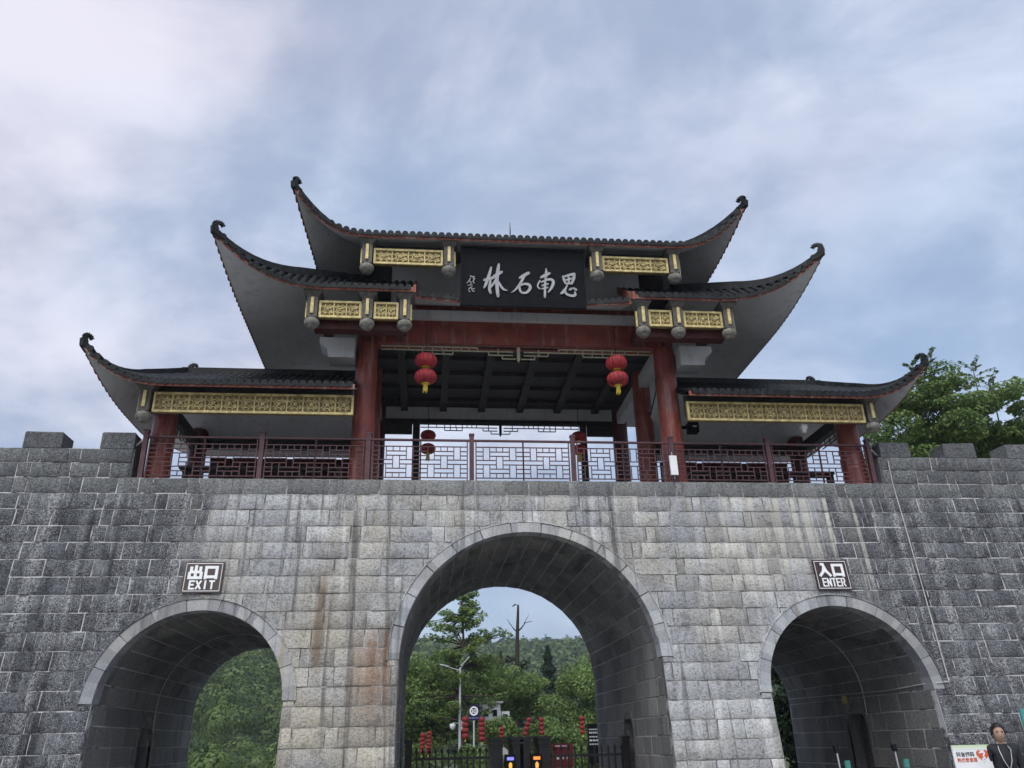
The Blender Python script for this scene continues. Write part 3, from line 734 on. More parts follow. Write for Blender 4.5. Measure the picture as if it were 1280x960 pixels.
for s in (-1, 1):
    a, b = sorted((s*2.38, s*3.1)); bx('back_side_panel', (a, 4.98, 9.24), (b, 5.04, 9.558), M_DARK)
    # side beam between front and back columns, seen as a pale slope from below
    bx('side_beam', (min(s*3.2, s*3.4), 0.62, 9.55), (max(s*3.2, s*3.4), 4.9, 9.86), M_SOFFIT)
    # stepped grey beam end beside each tall column, dark red tie beam behind the pendant posts
    a0, a1 = s*3.53, s*4.26
    MB().prism([(a0, 9.1), (s*4.06, 9.1), (s*4.10, 9.3), (a1, 9.42), (a1, 9.56), (a0, 9.56)], lambda u, v, d: Vector((u, d, v)), -0.05, 0.45).build('beam_end', M_SOFFIT, pav)
    a, b = sorted((s*2.42, s*4.28)); bx('tie_beam', (a, -0.88, 9.34), (b, -0.62, 9.98), M_DKRED)
    for x in (2.6, 3.3, 4.1): bx('cantilever', (s*x-.09, -0.61, 9.62), (s*x+.09, 0.20, 9.86), M_DKRED)
    a, b = sorted((s*1.6, s*3.3)); bx('upper_tie_beam', (a, -0.90, 11.0), (b, -0.78, 11.33), M_DARK)
    # wing beams
    a, b = sorted((s*3.5, s*7.3)); bx('wing_beam', (a, -0.2, 7.86), (b, -0.02, 8.40), M_DARK)
    bx('wing_back_beam', (a, 3.05, 8.12), (b, 3.20, 8.42), M_DARK)
    bx('wing_end_beam', (min(s*7.2, s*7.36), 0.66, 7.98), (max(s*7.2, s*7.36), 2.9, 8.22), M_DARK)
    bx('wing_corner_beam', (min(s*7.36, s*7.56), -0.2, 7.84), (max(s*7.36, s*7.56), 0.2, 8.18), M_DKRED)

# ---- pendant posts with gilded strips and fluted bulbs
def pendant(x, y, ztop, zbot, outer, w=0.105):
    cap = MB(); w2 = w*1.75
    cap.hexa([(x-w,y-w,ztop-.10),(x+w,y-w,ztop-.10),(x+w,y+w,ztop-.10),(x-w,y+w,ztop-.10)], [(x-w2,y-w2,ztop),(x+w2,y-w2,ztop),(x+w2,y+w2,ztop),(x-w2,y+w2,ztop)])
    cap.box((x-w, y-w, zbot), (x+w, y+w, ztop-.10)); cap.box((x-w2, y-w2, ztop), (x+w2, y+w2, ztop+.05))
    p = cap.build('pendant_post', M_POST, pav)
    zt, zb = ztop-.11, zbot+.07
    MB().box((x-.03, y-w-.035, zb), (x+.03, y-w+.0, zt)).build('gilded_strip', M_GOLD, p)
    MB().box((x+outer*w, y-.03, zb-.06) if outer > 0 else (x-w-.035, y-.03, zb-.06), (x+w+.035, y+.03, zt-.06) if outer > 0 else (x-w, y+.03, zt-.06)).build('gilded_strip', M_GOLD, p)
    pr = [(0.07,0),(0.118,-.012),(0.148,-.05),(0.155,-.09),(0.146,-.13),(0.12,-.165),(0.10,-.172),(0.095,-.195),(0.07,-.215),(0.02,-.222)]
    MB().lathe(pr[::-1], (x, y, zbot+.002), 32, 16, 0.07).build('fluted_bulb', M_BULB, p)
for s in (-1, 1):
    pendant(s*3.28, -1.0, 11.33, 10.79, s); pendant(s*1.58, -1.0, 11.33, 10.79, -s)
    pendant(s*4.30, -1.05, 10.00, 9.46, s); pendant(s*3.21, -1.05, 10.00, 9.46, s); pendant(s*2.46, -1.05, 10.00, 9.46, -s)
    pendant(s*7.49, -0.30, 8.22, 7.70, s)
# ---- gilded relief panels
def motif():
    mb = MB(); H = 0.145
    def arc(cx, cz, r, a0, a1, w=0.022, n=7):
        pts = [(cx+r*math.cos(lerp(a0, a1, k/n)), cz+r*math.sin(lerp(a0, a1, k/n))) for k in range(n+1)]
        for (a, b), (c, d) in zip(pts[:-1], pts[1:]): mb.bar((a, 0, b), (c, 0, d), w, 0.03, up=(0,1,0))
    for sx in (-1, 1):
        for sz in (-1, 1):
            mb.bar((0, 0, 0), (sx*.10, 0, sz*.10), .022, .03, up=(0,1,0)); arc(sx*.125, sz*.03, .055, (R(90) if sz > 0 else R(270))-0.2*sx*sz, R(270) if (sx > 0) == (sz > 0) and sx > 0 else R(200))
        arc(0, sx*.135, .062, 0 if sx < 0 else math.pi, math.pi if sx < 0 else 2*math.pi)
        arc(sx*.14, 0, .062, R(90) if sx > 0 else R(-90), R(270) if sx > 0 else R(90))
    mb.add([(0,-.03,.05),(.05,-.03,0),(0,-.03,-.05),(-.05,-.03,0),(0,-.05,0)], [(0,1,4),(1,2,4),(2,3,4),(3,0,4)])
    return mb
MOT = motif().mesh('relief_motif', M_GOLD)
def panel(x0, x1, z0, z1, y, n, name='gilded_panel'):
    p = MB().box((x0, y-.012, z0), (x1, y+.06, z1)).build(name, M_GOLDBK, pav)
    fr = MB(); t = 0.045
    fr.box((x0, y-.055, z0), (x1, y-.013, z0+t)); fr.box((x0, y-.055, z1-t), (x1, y-.013, z1))
    fr.box((x0, y-.054, z0+t), (x0+t, y-.013, z1-t)); fr.box((x1-t, y-.054, z0+t), (x1, y-.013, z1-t))
    w = (x1-x0-2*t)/n
    for k in range(1, n): xx = x0+t+k*w; fr.box((xx-.012, y-.045, z0+t), (xx+.012, y-.013, z1-t))
    fr.build('panel_frame', M_GOLD, p)
    for k in range(n):
        Mx = Matrix.Translation((x0+t+(k+.5)*w, y-.022, (z0+z1)/2)) @ Matrix.Diagonal((w/0.33, 1, (z1-z0-2*t)/0.33, 1))
        place('relief_motif', MOT, p, Mx)
for s in (-1, 1):
    a, b = sorted((s*1.705, s*3.15)); panel(a, b, 10.80, 11.17, -1.0, 4)
    a, b = sorted((s*3.335, s*4.175)); panel(a, b, 9.48, 9.86, -1.05, 3)
    a, b = sorted((s*2.59, s*3.085)); panel(a, b, 9.48, 9.86, -1.05, 2)
    a, b = sorted((s*3.45, s*7.34)); panel(a, b, 7.69, 8.11, -0.30, 12)
# ---- hanging fretwork
def fret(x0, x1, ztop, y, mat, w=0.022, name='hanging_fretwork'):
    mb = MB(); h = 0.085
    def H(a, b, z): mb.bar((a, y, z), (b, y, z), w, w)
    def V(x, a, b): mb.bar((x, y, a), (x, y, b), w, w)
    L = x1-x0; m = (x0+x1)/2
    H(x0, x1, ztop)
    for sg in (-1, 1):
        X = lambda t: m+sg*t*L/2
        H(X(.0), X(.30), ztop-.0); H(X(.30), X(.48), ztop-h); H(X(.48), X(.68), ztop-h); H(X(.68), X(1), ztop-h)
        for t in (.36, .42, .56, .63, .80, .90): V(X(t), ztop, ztop-h)
        V(X(.48), ztop, ztop-2*h); V(X(.70), ztop, ztop-2*h); H(X(.48), X(.70), ztop-2*h); V(X(.55), ztop-h, ztop-2*h); V(X(.63), ztop-h, ztop-2*h)
        H(X(.04), X(.30), ztop-h); H(X(.04), X(.22), ztop-2*h); V(X(.22), ztop-h, ztop-2*h); V(X(.15), ztop, ztop-2*h); H(X(.02), X(.12), ztop-3*h); V(X(.12), ztop-2*h, ztop-3*h); V(X(.30), ztop, ztop-h)
    mb.build(name, mat, pav)
    MB().hexa([(m-.035, y-.035, ztop-.27), (m+.035, y-.035, ztop-.27), (m+.035, y+.035, ztop-.27), (m-.035, y+.035, ztop-.27)], [(m-.035, y-.035, ztop+.02), (m+.035, y-.035, ztop+.02), (m+.035, y+.035, ztop+.02), (m-.035, y+.035, ztop+.02)]).hexa([(m-.005,y-.005,ztop-.33),(m+.005,y-.005,ztop-.33),(m+.005,y+.005,ztop-.33),(m-.005,y+.005,ztop-.33)], [(m-.035,y-.035,ztop-.271),(m+.035,y-.035,ztop-.271),(m+.035,y+.035,ztop-.271),(m-.035,y+.035,ztop-.271)]).build('fretwork_drop', mat, pav)
fret(-3.0, 3.0, 9.58, 0.34, M_FRET)
fret(-2.16, 2.16, 9.535, 5.02, M_DARK)  # back fretwork coloured dark, its backlit silhouette put into the colour
for s in (-1, 1):
    mb = MB()
    for z in (7.93, 7.84, 7.76): mb.bar((s*7.28, 0.66, z), (s*7.28, 2.75 if z > 7.8 else 1.6, z), .02)
    for y in frange(0.7, 2.7, 8): mb.bar((s*7.28, y, 7.76 if y < 1.6 else 7.84), (s*7.28, y, 7.97), .02)
    mb.build('side_fretwork', M_DARK, pav)
# ---- perimeter benches in the wings
for s in (-1, 1):
    b = empty('gallery_bench', (s*5.4, 0.8, 6.45), 'dark timber bench behind the railing of the %s wing' % ('left' if s < 0 else 'right'), 'bench', 'benches in the pavilion wings')
    a, c = sorted((s*3.75, s*7.0)); MB().box((a, 0.72, 6.88), (c, 1.05, 6.94)).build('seat', M_DARK, b)
    for k in range(5): x = lerp(a, c, (k+.1)/4.2); MB().box((x, .76, 6.454), (x+.06, 1.0, 6.878)).build('leg', M_DARK, b)
    b = empty('leaning_bench', (s*5.4, 3.0, 6.45), 'slatted backrest bench along the back of the %s wing' % ('left' if s < 0 else 'right'), 'bench', 'leaning benches in the pavilion wings')
    MB().box((a, 2.7, 6.95), (c, 3.1, 7.0)).build('seat', M_DKRED, b)
    mb = MB(); mb.box((a, 2.97, 7.78), (c, 3.03, 7.84)); mb.box((a, 2.98, 7.28), (c, 3.02, 7.32)); mb.box((a, 2.985, 7.52), (c, 3.015, 7.62))
    for k in range(48): x = lerp(a+.03, c-.03, k/47); mb.box((x-.02, 2.99, 7.002), (x+.02, 3.01, 7.78))
    mb.box((a, 3.012, 7.30), (c, 3.024, 7.80)); mb.build('backrest', M_DKRED, b)
    for k in range(5): x = lerp(a, c-.06, k/4); MB().box((x, 2.75, 6.454), (x+.06, 3.05, 6.948)).build('leg', M_DKRED, b)

# ================================================================== RAILING
RY = 0.07
POSTS = [-7.5, -5.25, -3.15, -1.05, 1.05, 3.15, 5.25, 7.5]
ZR0, ZR1, ZRT = 6.53, 7.17, 7.30
MERGE = [(5,0,1,3),(1,0,1,3),(3,2,1,3),(1,4,1,3),(5,4,1,3),(0,3,3,1),(4,3,3,1),(2,1,3,1),(2,5,3,1)]
def lattice(x0, x1, z0, z1, y, t=0.018):
    mb = MB(); own = {}
    for i, (c, r, w, h) in enumerate(MERGE):
        for a in range(w):
            for b_ in range(h): own[(c+a, r+b_)] = i+1
    cw, rh = (x1-x0)/7, (z1-z0)/7
    X = lambda c: x0+c*cw
    Zf = lambda r: z1-r*rh
    idc = lambda c, r: own.get((c, r)) or ('s', c, r)
    for c in range(1, 7):
        r = 0
        while r < 7:
            if idc(c-1, r) != idc(c, r):
                r0 = r
                while r < 7 and idc(c-1, r) != idc(c, r): r += 1
                mb.box((X(c)-t/2, y-t/2, Zf(r)), (X(c)+t/2, y+t/2, Zf(r0)))
            else: r += 1
    for r in range(1, 7):
        c = 0
        while c < 7:
            if idc(c, r-1) != idc(c, r):
                c0 = c
                while c < 7 and idc(c, r-1) != idc(c, r): c += 1
                mb.box((X(c0), y-t/2-.001, Zf(r)-t/2), (X(c), y+t/2+.001, Zf(r)+t/2))
            else: c += 1
    mb.box((x0-t, y-t*.7, z0-t), (x1+t, y+t*.7, z0)); mb.box((x0-t, y-t*.7, z1), (x1+t, y+t*.7, z1+t))
    mb.box((x0-t*1.2, y-t*.8, z0-.07), (x0, y+t*.8, ZRT)); mb.box((x1, y-t*.8, z0-.07), (x1+t*1.2, y+t*.8, ZRT))
    return mb
rail = empty('balcony_railing', (0, RY, ZT), 'maroon lattice railing along the top of the gate wall in front of the pavilion', 'railing')
for x in POSTS:
    MB().box((x-.045, RY-.045, ZT), (x+.045, RY+.045, 7.42)).box((x-.055, RY-.055, 7.42), (x+.055, RY+.055, 7.46)).build('post', M_RAIL, rail)
for a, b in zip(POSTS[:-1], POSTS[1:]):
    m = (a+b)/2; g0 = 0.10
    lattice(a+g0, m-.005, ZR0, ZR1, RY).build('lattice_panel', M_RAIL, rail); lattice(m+.025, b-g0, ZR0, ZR1, RY).build('lattice_panel', M_RAIL, rail)
    MB().box((a+.046, RY-.03, ZRT), (b-.046, RY+.03, ZRT+.035)).build('handrail', M_RAIL, rail)
for s in (-1, 1):
    MB().bar((s*7.5, RY, 7.30), (s*7.72, 0.14, 7.12), .03).build('end_stay', M_STEEL, rail)
# ================================================================== PLAQUE AND SIGNS
def ribbon(mb, pts, tf, d0, d1, n_sub=4):
    """brush stroke: pts (u,v,width); swept with rounded ends"""
    P = [Vector((a, b, c)) for a, b, c in pts]
    if len(P) > 2 and n_sub > 1:
        S = []
        for i in range(len(P)-1):
            p0, p1, p2, p3 = P[max(i-1, 0)], P[i], P[i+1], P[min(i+2, len(P)-1)]
            for k in range(n_sub):
                t = k/n_sub; S.append(0.5*((2*p1)+(p2-p0)*t+(2*p0-5*p1+4*p2-p3)*t*t+(3*p1-p0-3*p2+p3)*t**3))
        S.append(P[-1]); P = S
    L, Rr = [], []
    for i, p in enumerate(P):
        d = P[min(i+1, len(P)-1)]-P[max(i-1, 0)]; n = Vector((-d.y, d.x)).normalized()*p.z/2
        L.append((p.x+n.x, p.y+n.y)); Rr.append((p.x-n.x, p.y-n.y))
    for i in range(len(P)-1): mb.prism([L[i], L[i+1], Rr[i+1], Rr[i]], tf, d0, d1)
    for p in (P[0], P[-1]):
        mb.prism([(p.x+p.z*.46*math.cos(t), p.y+p.z*.46*math.sin(t)) for t in frange(0, 2*math.pi, 8)[:-1]], tf, d0, d1)
plq = empty('name_plaque', (0, -0.9, 10.0), 'black name plaque with four silver brush-written characters under the upper roof', 'plaque')
PB, PT = Vector((0, -0.88, 9.96)), Vector((0, -1.06, 11.30))     # bottom and top of the board, leaning forward
pu = (PT-PB); pn = Vector((0, -pu.z, pu.y)).normalized(); PW = 2.66
def ptf(u, v, d): return Vector((u, 0, 0))+PB+pu*v+pn*d
MB().prism([(-PW/2, 0), (PW/2, 0), (PW/2, 1), (-PW/2, 1)], ptf, -0.05, 0.0).build('board', M_BLACK, plq)
fr = MB()
for a, b in (((-PW/2, 0), (PW/2, .035)), ((-PW/2, .965), (PW/2, 1)), ((-PW/2, .035), (-PW/2+.05, .965)), ((PW/2-.05, .035), (PW/2, .965))):
    fr.prism([(a[0], a[1]), (b[0], a[1]), (b[0], b[1]), (a[0], b[1])], ptf, 0.001, 0.025)
fr.build('frame', M_BLACK, plq)
def zt(u, v, d): return ptf((u-645)/1140*PW, (640-v)/545*1.0, d)
CH = {
 'lin': [[(287,408,20),(330,396,26),(380,380,20)],[(350,290,16),(336,345,26),(318,400,26),(300,450,24),(285,478,12)],[(345,400,14),(338,450,24),(335,490,26),(345,522,22)],
         [(372,372,20),(410,350,26),(447,328,22)],[(420,258,18),(412,310,30),(402,400,32),(404,480,30),(412,550,26)],[(398,395,20),(370,440,20),(338,480,12)],[(415,420,16),(445,470,20),(470,492,16),(495,495,6)]],
 'shi': [[(608,378,16),(650,352,26),(692,330,26)],[(655,350,24),(625,410,22),(590,462,18),(560,495,12),(532,514,5)],[(606,452,18),(610,490,20),(625,512,18)],
         [(606,452,14),(650,432,18),(690,438,24),(704,462,26),(690,492,24),(665,512,20),(625,514,16)]],
 'nan': [[(806,366,22),(845,346,26),(884,326,20)],[(852,282,6),(853,320,22),(846,372,26)],[(795,398,14),(774,432,14),(776,458,14),(796,476,8)],
         [(806,412,12),(850,390,16),(898,384,22),(916,410,26),(900,456,24),(868,500,12)],[(842,398,18),(838,470,20),(836,546,20)],[(812,442,14),(868,424,14)],[(810,472,12),(864,458,14)]],
 'si': [[(1006,352,20),(1018,392,20),(1030,418,16)],[(1006,358,16),(1060,338,20),(1112,326,24)],[(1112,328,24),(1104,370,26),(1084,416,20)],[(1056,345,16),(1060,415,18)],[(1020,388,14),(1096,366,16)],[(1030,418,16),(1086,412,18)],
        [(1020,470,20),(1000,498,24),(982,510,14)],[(1044,430,12),(1022,480,20),(1034,512,20),(1080,528,20),(1114,518,24),(1110,488,8)],[(1064,472,18),(1084,462,20)],[(1100,458,16),(1124,472,20)]],
 'signature': [[(160,372,5),(178,380,7),(200,378,6)],[(165,390,5),(150,418,7),(132,440,5)],[(150,418,5),(170,432,7),(165,446,5)],[(185,385,6),(196,404,9),(186,424,8),(200,438,6)],[(190,395,5),(204,396,6)],[(180,470,6),(160,482,7),(146,500,5),(160,520,6)],[(160,482,5),(185,492,7),(200,488,5)],[(175,500,6),(190,515,7),(200,510,5)],[(140,460,5),(180,455,5)]],
}
for k, st in CH.items():
    mb = MB()
    for i, q in enumerate(st): ribbon(mb, q, zt, 0.002, 0.022+0.0006*i)
    mb.build('character' if k != 'signature' else 'signature', M_CHAR, plq)
# road-style signs over the side arches
LET = {'E': [[(1,0),(0,0),(0,1),(1,1)],[(0,.52),(.85,.52)]], 'X': [[(0,0),(1,1)],[(0,1),(1,0)]], 'I': [[(.5,0),(.5,1)]], 'T': [[(0,1),(1,1)],[(.5,1),(.5,0)]],
       'N': [[(0,0),(0,1),(1,0),(1,1)]], 'R': [[(0,0),(0,1),(.8,1),(1,.88),(1,.64),(.8,.5),(0,.5)],[(.5,.5),(1,0)]]}
HAN = {'chu': [[(.5,0),(.5,1)],[(.12,.88),(.12,.52),(.88,.52),(.88,.88)],[(.02,.42),(.02,.02),(.98,.02),(.98,.42)]],
       'kou': [[(.06,.0),(.06,.92),(.94,.92),(.94,.0)],[(.06,.1),(.94,.1)]],
       'ru': [[(.30,1),(.46,.98),(.5,.78),(.36,.35),(.04,.02)],[(.5,.78),(.66,.36),(.97,.02)]]}
def board_sign(xc, z0, z1, hw, han, word, label):
    t = empty('arch_sign', (xc, wy((z0+z1)/2)-.05, (z0+z1)/2), label, 'sign', 'brown signs over the side arches')
    H = z1-z0
    def tf(u, v, d): z = z0+v*H; return Vector((xc+u*hw, wy(z)-0.03-d, z))
    MB().prism([(-1,0.0),(1,0.0),(1,1),(-1,1)], tf, 0.0, 0.035).build('plate', M_BROWN, t)
    b = MB(); 
    for (a, c), (e, f) in (((-.93,.045),(.93,.065)), ((-.93,.935),(.93,.955)), ((-.93,.065),(-.905,.935)), ((.905,.065),(.93,.935))): b.prism([(a,c),(e,c),(e,f),(a,f)], tf, .036, .041)
    b.build('border', M_WHITE, t)
    for k, hname in enumerate(han):
        mb = MB(); x0 = -.72+k*.80; 
        for i, s_ in enumerate(HAN[hname]):
            for j, (p, q) in enumerate(zip(s_[:-1], s_[1:])):
                aa = Vector((x0+p[0]*.62, .47+p[1]*.38)); bb = Vector((x0+q[0]*.62, .47+q[1]*.38)); d = bb-aa; d = Vector((d.x*hw, d.y*H)).normalized()
                n = Vector((-d.y/hw, d.x/H))*.026; e = Vector((d.x/hw, d.y/H))*.022
                mb.prism([tuple(aa-e+n), tuple(bb+e+n), tuple(bb+e-n), tuple(aa-e-n)], tf, .036, .042+.0007*(i*5+j))
        mb.build('character', M_WHITE, t)
    n_ = len(word); wl_ = 1.36/n_
    for k, ch in enumerate(word):
        mb = MB(); x0 = -.68+k*wl_+wl_*.17; 
        for i, s_ in enumerate(LET[ch]):
            for j, (p, q) in enumerate(zip(s_[:-1], s_[1:])):
                aa = Vector((x0+p[0]*wl_*.64, .13+p[1]*.24)); bb = Vector((x0+q[0]*wl_*.64, .13+q[1]*.24)); d = bb-aa; d = Vector((d.x*hw, d.y*H)).normalized()
                n = Vector((-d.y/hw, d.x/H))*(.016 if n_ == 4 else .0125); e = Vector((d.x/hw, d.y/H))*.012
                mb.prism([tuple(aa-e+n), tuple(bb+e+n), tuple(bb+e-n), tuple(aa-e-n)], tf, .036, .042+.0007*(i*5+j))
        mb.build('letter', M_WHITE, t)
board_sign(-5.96, 4.19, 4.76, 0.345, ('chu', 'kou'), 'EXIT', 'brown sign reading EXIT above the left arch')
board_sign(5.985, 4.18, 4.78, 0.345, ('ru', 'kou'), 'ENTER', 'brown sign reading ENTER above the right arch')

# ================================================================== LANTERNS
def lantern(x, y, zc, r, gap, ztop, label, grp):
    t = empty('red_lantern', (x, y, zc), label, 'lantern', grp)
    MB().tube([(x, y, ztop), (x, y, zc+r*.85)], .008, 5).build('cord', M_IRON, t)
    n = 12
    for k in range(2):
        z = zc-k*gap
        pr = [(max(.02, r*math.cos(a)**0.8 if abs(a) < 1.5 else .02), r*.68*math.sin(a)) for a in [R(q) for q in (-68,-60,-45,-30,-15,0,15,30,45,60,68)]]
        MB().lathe(pr, (x, y, z), 72, 18, 0.10).build('lantern_shade', M_LANT, t)
        for sg in (-1, 1): 
            zz_ = z+sg*r*.68*math.sin(R(68)); MB().lathe([(r*.34, -.010), (r*.37, 0), (r*.34, .010)], (x, y, zz_), 16).build('gold_rim', M_YEL, t)
    z = zc-gap-r*.64
    mb = MB()
    for k in range(10):
        a = 2*math.pi*k/10; mb.tube([(x+.03*math.cos(a), y+.03*math.sin(a), z), (x+.042*math.cos(a), y+.042*math.sin(a), z-.16-.02*(k % 3))], .012, 5)
    mb.build('tassel', M_YEL, t)
lantern(-2.02, -0.2, 8.99, .237, .375, 9.9, 'two-tier red lantern hanging beside the left tall column at the front', 'lanterns of the pavilion')
lantern(2.05, -0.2, 9.03, .237, .375, 9.9, 'two-tier red lantern hanging beside the right tall column at the front', 'lanterns of the pavilion')
lantern(-1.95, 4.1, 8.88, .20, .36, 9.85, 'dark two-tier red lantern at the back of the pavilion, left of the pair', 'lanterns of the pavilion')
lantern(1.97, 4.1, 8.90, .20, .36, 9.85, 'dark two-tier red lantern at the back of the pavilion, right of the pair', 'lanterns of the pavilion')
# ---- small fittings on the pavilion
t = empty('flood_lamp', (3.12, -.02, 6.6), 'small white box lamp clipped to the railing by the right column', 'lamp')
MB().hexa([(3.05,-.09,6.58),(3.20,-.09,6.58),(3.20,-.03,6.58),(3.05,-.03,6.58)], [(3.05,-.07,7.0),(3.20,-.07,7.0),(3.20,-.01,7.0),(3.05,-.01,7.0)]).build('housing', M_WHITE, t)
MB().tube([(3.12,-.03,7.0),(3.12,-.02,7.08),(3.13,.05,7.12)], .008, 5).build('bracket', M_STEEL, t)
MB().tube([(3.12,-.05,6.58),(3.13,-.04,6.50)], .008, 5).build('cable_tail', M_STEEL, t)
t = empty('loudspeaker', (3.86, .62, 7.78), 'small black loudspeaker on the right column under the wing beam', 'speaker')
MB().box((3.75,.55,7.77),(3.98,.75,8.0)).build('cabinet', M_BLACK, t); MB().box((3.84,.535,7.88),(3.92,.549,7.90)).build('badge', M_WHITE, t); MB().box((3.52,.6,7.86),(3.749,.66,7.92)).build('bracket', M_BLACK, t)
t = empty('dome_camera', (6.03, -.12, 7.69), 'small white dome camera under the gilded panel of the right wing', 'camera')
MB().box((5.97,-.2,7.60),(6.09,-.08,7.688)).build('mount', M_WHITE, t); MB().lathe([(.02,-.10),(.05,-.08),(.06,-.03),(.06,0)], (6.03,-.14,7.60), 14).build('dome', M_STEEL, t)

# ================================================================== CABLES
tag(MB().tube([(7.84,-.03,6.95),(7.83,-.04,6.45),(7.815,wy(5.46)-.045,5.46),(7.78,wy(3.98)-.045,3.98),(7.735,wy(2.47)-.05,2.47)], .011, 6).build('wall_cable', M_CABLE), 'thin white cable running down the wall right of the ENTER sign', 'cable')
tag(MB().tube([(7.735,wy(2.47)-.05,2.462),(7.5,wy(2.45)-.04,2.44),(7.405,-.3,2.44),(7.41,1.0,2.40),(7.412,3.0,2.43),(7.41,5.95,2.47)], .010, 6).build('tunnel_cable', M_CABLE), 'thin pale cable strung along the wall inside the right arch', 'cable')
for xc, y, lab in ((-X2, 2.9, 'curved pale conduit bent round the vault inside the left arch'), (X2, 2.0, 'curved pale conduit bent round the vault inside the right arch')):
    s = 1 if xc > 0 else -1; r = R2-.03
    pts = [(xc+s*r, y, 1.95), (xc+s*r, y, ZS2)]+[(xc+s*r*math.cos(a), y, ZS2+r*math.sin(a)) for a in frange(0.05, math.pi-.3, 22)]
    tag(MB().tube(pts, .011, 6).build('vault_conduit', M_CABLE), lab, 'conduit')
t = MB().box((7.395, 2.78, 2.24), (7.418, 2.98, 2.40)).build('yellow_plate', paint('yellow_enamel', (.42,.36,.06), .5, .1)); tag(t, 'small yellow plate on the wall inside the right arch', 'sign')

# ================================================================== IRON FENCE AND TICKET GATES IN THE MIDDLE ARCH
FY = 2.7
def fence(x0, x1, label):
    t = empty('iron_fence', ((x0+x1)/2, FY, 0), label, 'fence', 'iron fences in the middle arch')
    for z in (0.2, 1.30): MB().box((x0, FY-.02, z), (x1, FY+.02, z+.05)).build('rail', M_IRON, t)
    n = int((x1-x0)/.13)
    for k in range(n):
        x = x0+(k+.5)*(x1-x0)/n
        MB().box((x-.017, FY-.017, 0.004), (x+.017, FY+.017, 1.44)).lathe([(.03,0),(.036,.02),(.018,.06),(.004,.10)], (x, FY, 1.44), 6).build('picket', M_IRON, t, fix=False)
fence(-2.12, -0.55, 'black iron picket fence left of the ticket gates in the middle arch')
fence(0.74, 2.30, 'black iron picket fence right of the ticket gates in the middle arch')
for x, lab in ((-2.22, 'black gate pillar against the left wall of the middle arch'), (2.32, 'black gate pillar against the right wall of the middle arch')):
    t = empty('gate_pillar', (x, FY, 0), lab, 'pillar', 'gate pillars'); w = .07
    MB().box((x-w, FY-.1, 0.004), (x+w, FY+.1, 1.62)).build('shaft', M_IRON, t); MB().box((x-w-.02, FY-.12, 1.621), (x+w+.02, FY+.12, 1.68)).build('cap', M_IRON, t)
labs = ['first black ticket gate pillar from the left in the middle arch', 'second black ticket gate pillar from the left in the middle arch', 'third black ticket gate pillar from the left in the middle arch', 'rightmost black ticket gate pillar in the middle arch']
for (a, b), lab in zip(((-.53,-.27), (-.10,.09), (.12,.31), (.45,.71)), labs):
    t = empty('ticket_pillar', ((a+b)/2, FY, 0), lab, 'pillar', 'ticket gate pillars')
    MB().box((a+.02, FY-.15, 0.004), (b-.02, FY+.9, 1.50)).build('shaft', M_IRON, t)
    cp = MB(); m = (a+b)/2; h = (b-a)/2
    for i, (e, z0, z1) in enumerate(((.0,1.501,1.56),(.025,1.56,1.61),(.0,1.61,1.65),(.03,1.65,1.71))): cp.box((m-h-e+.01, FY-.17-e, z0), (m+h+e-.01, FY+.9+e, z1))
    cp.build('cap', M_IRON, t)
for x, c1_, c2_, lab in ((-.16, (.25,.25,1.0), (1.0,.45,.05), 'ticket gate with a violet screen between the black pillars'), (.38, (1.0,.30,.05), (1.0,.42,.1), 'ticket gate with an orange screen between the black pillars')):
    t = empty('ticket_gate', (x, FY-.3, 0), lab, 'ticket gate', 'ticket gates')
    MB().box((x-.105, FY-.42, 0.004), (x+.105, FY-.2, 1.38)).build('housing', M_BLACK, t)
    MB().box((x-.07, FY-.428, 1.27), (x+.07, FY-.421, 1.33)).build('screen', emit('gate_screen', c1_, .6), t)
    MB().prism([(-.03,0),(.03,0),(.035,.08),(0,.12),(-.035,.08)], lambda u, v, d: Vector((x+u, FY-.42-d, 1.12+v)), .001, .006).build('arrow', emit('gate_arrow', c2_, .6), t)
# scan gates in the mouth of the right arch
for x, lab in ((5.66, 'scan gate with a small teal screen in the right arch, the left of two'), (6.78, 'scan gate with a small teal screen in the right arch, the right of two')):
    t = empty('scan_gate', (x, 0.0, 0), lab, 'scan gate', 'scan gates in the right arch')
    MB().box((x-.12, -.25, 0.004), (x+.10, 0.9, 1.02)).build('cabinet', M_IRON, t)
    MB().tube([(x-.03, -.1, 1.02), (x-.045, -.1, 1.30)], .016, 8).build('stalk', M_STEEL, t)
    MB().hexa([(x-.08,-.13,1.30),(x,-.13,1.30),(x,-.07,1.30),(x-.08,-.07,1.30)], [(x-.085,-.11,1.42),(x-.005,-.11,1.42),(x-.005,-.05,1.42),(x-.085,-.05,1.42)]).build('scanner', M_BLACK, t)
    MB().box((x+.02, -.262, 1.03), (x+.10, -.20, 1.17)).build('screen', emit('teal_screen', (.06,.24,.21), .3), t)

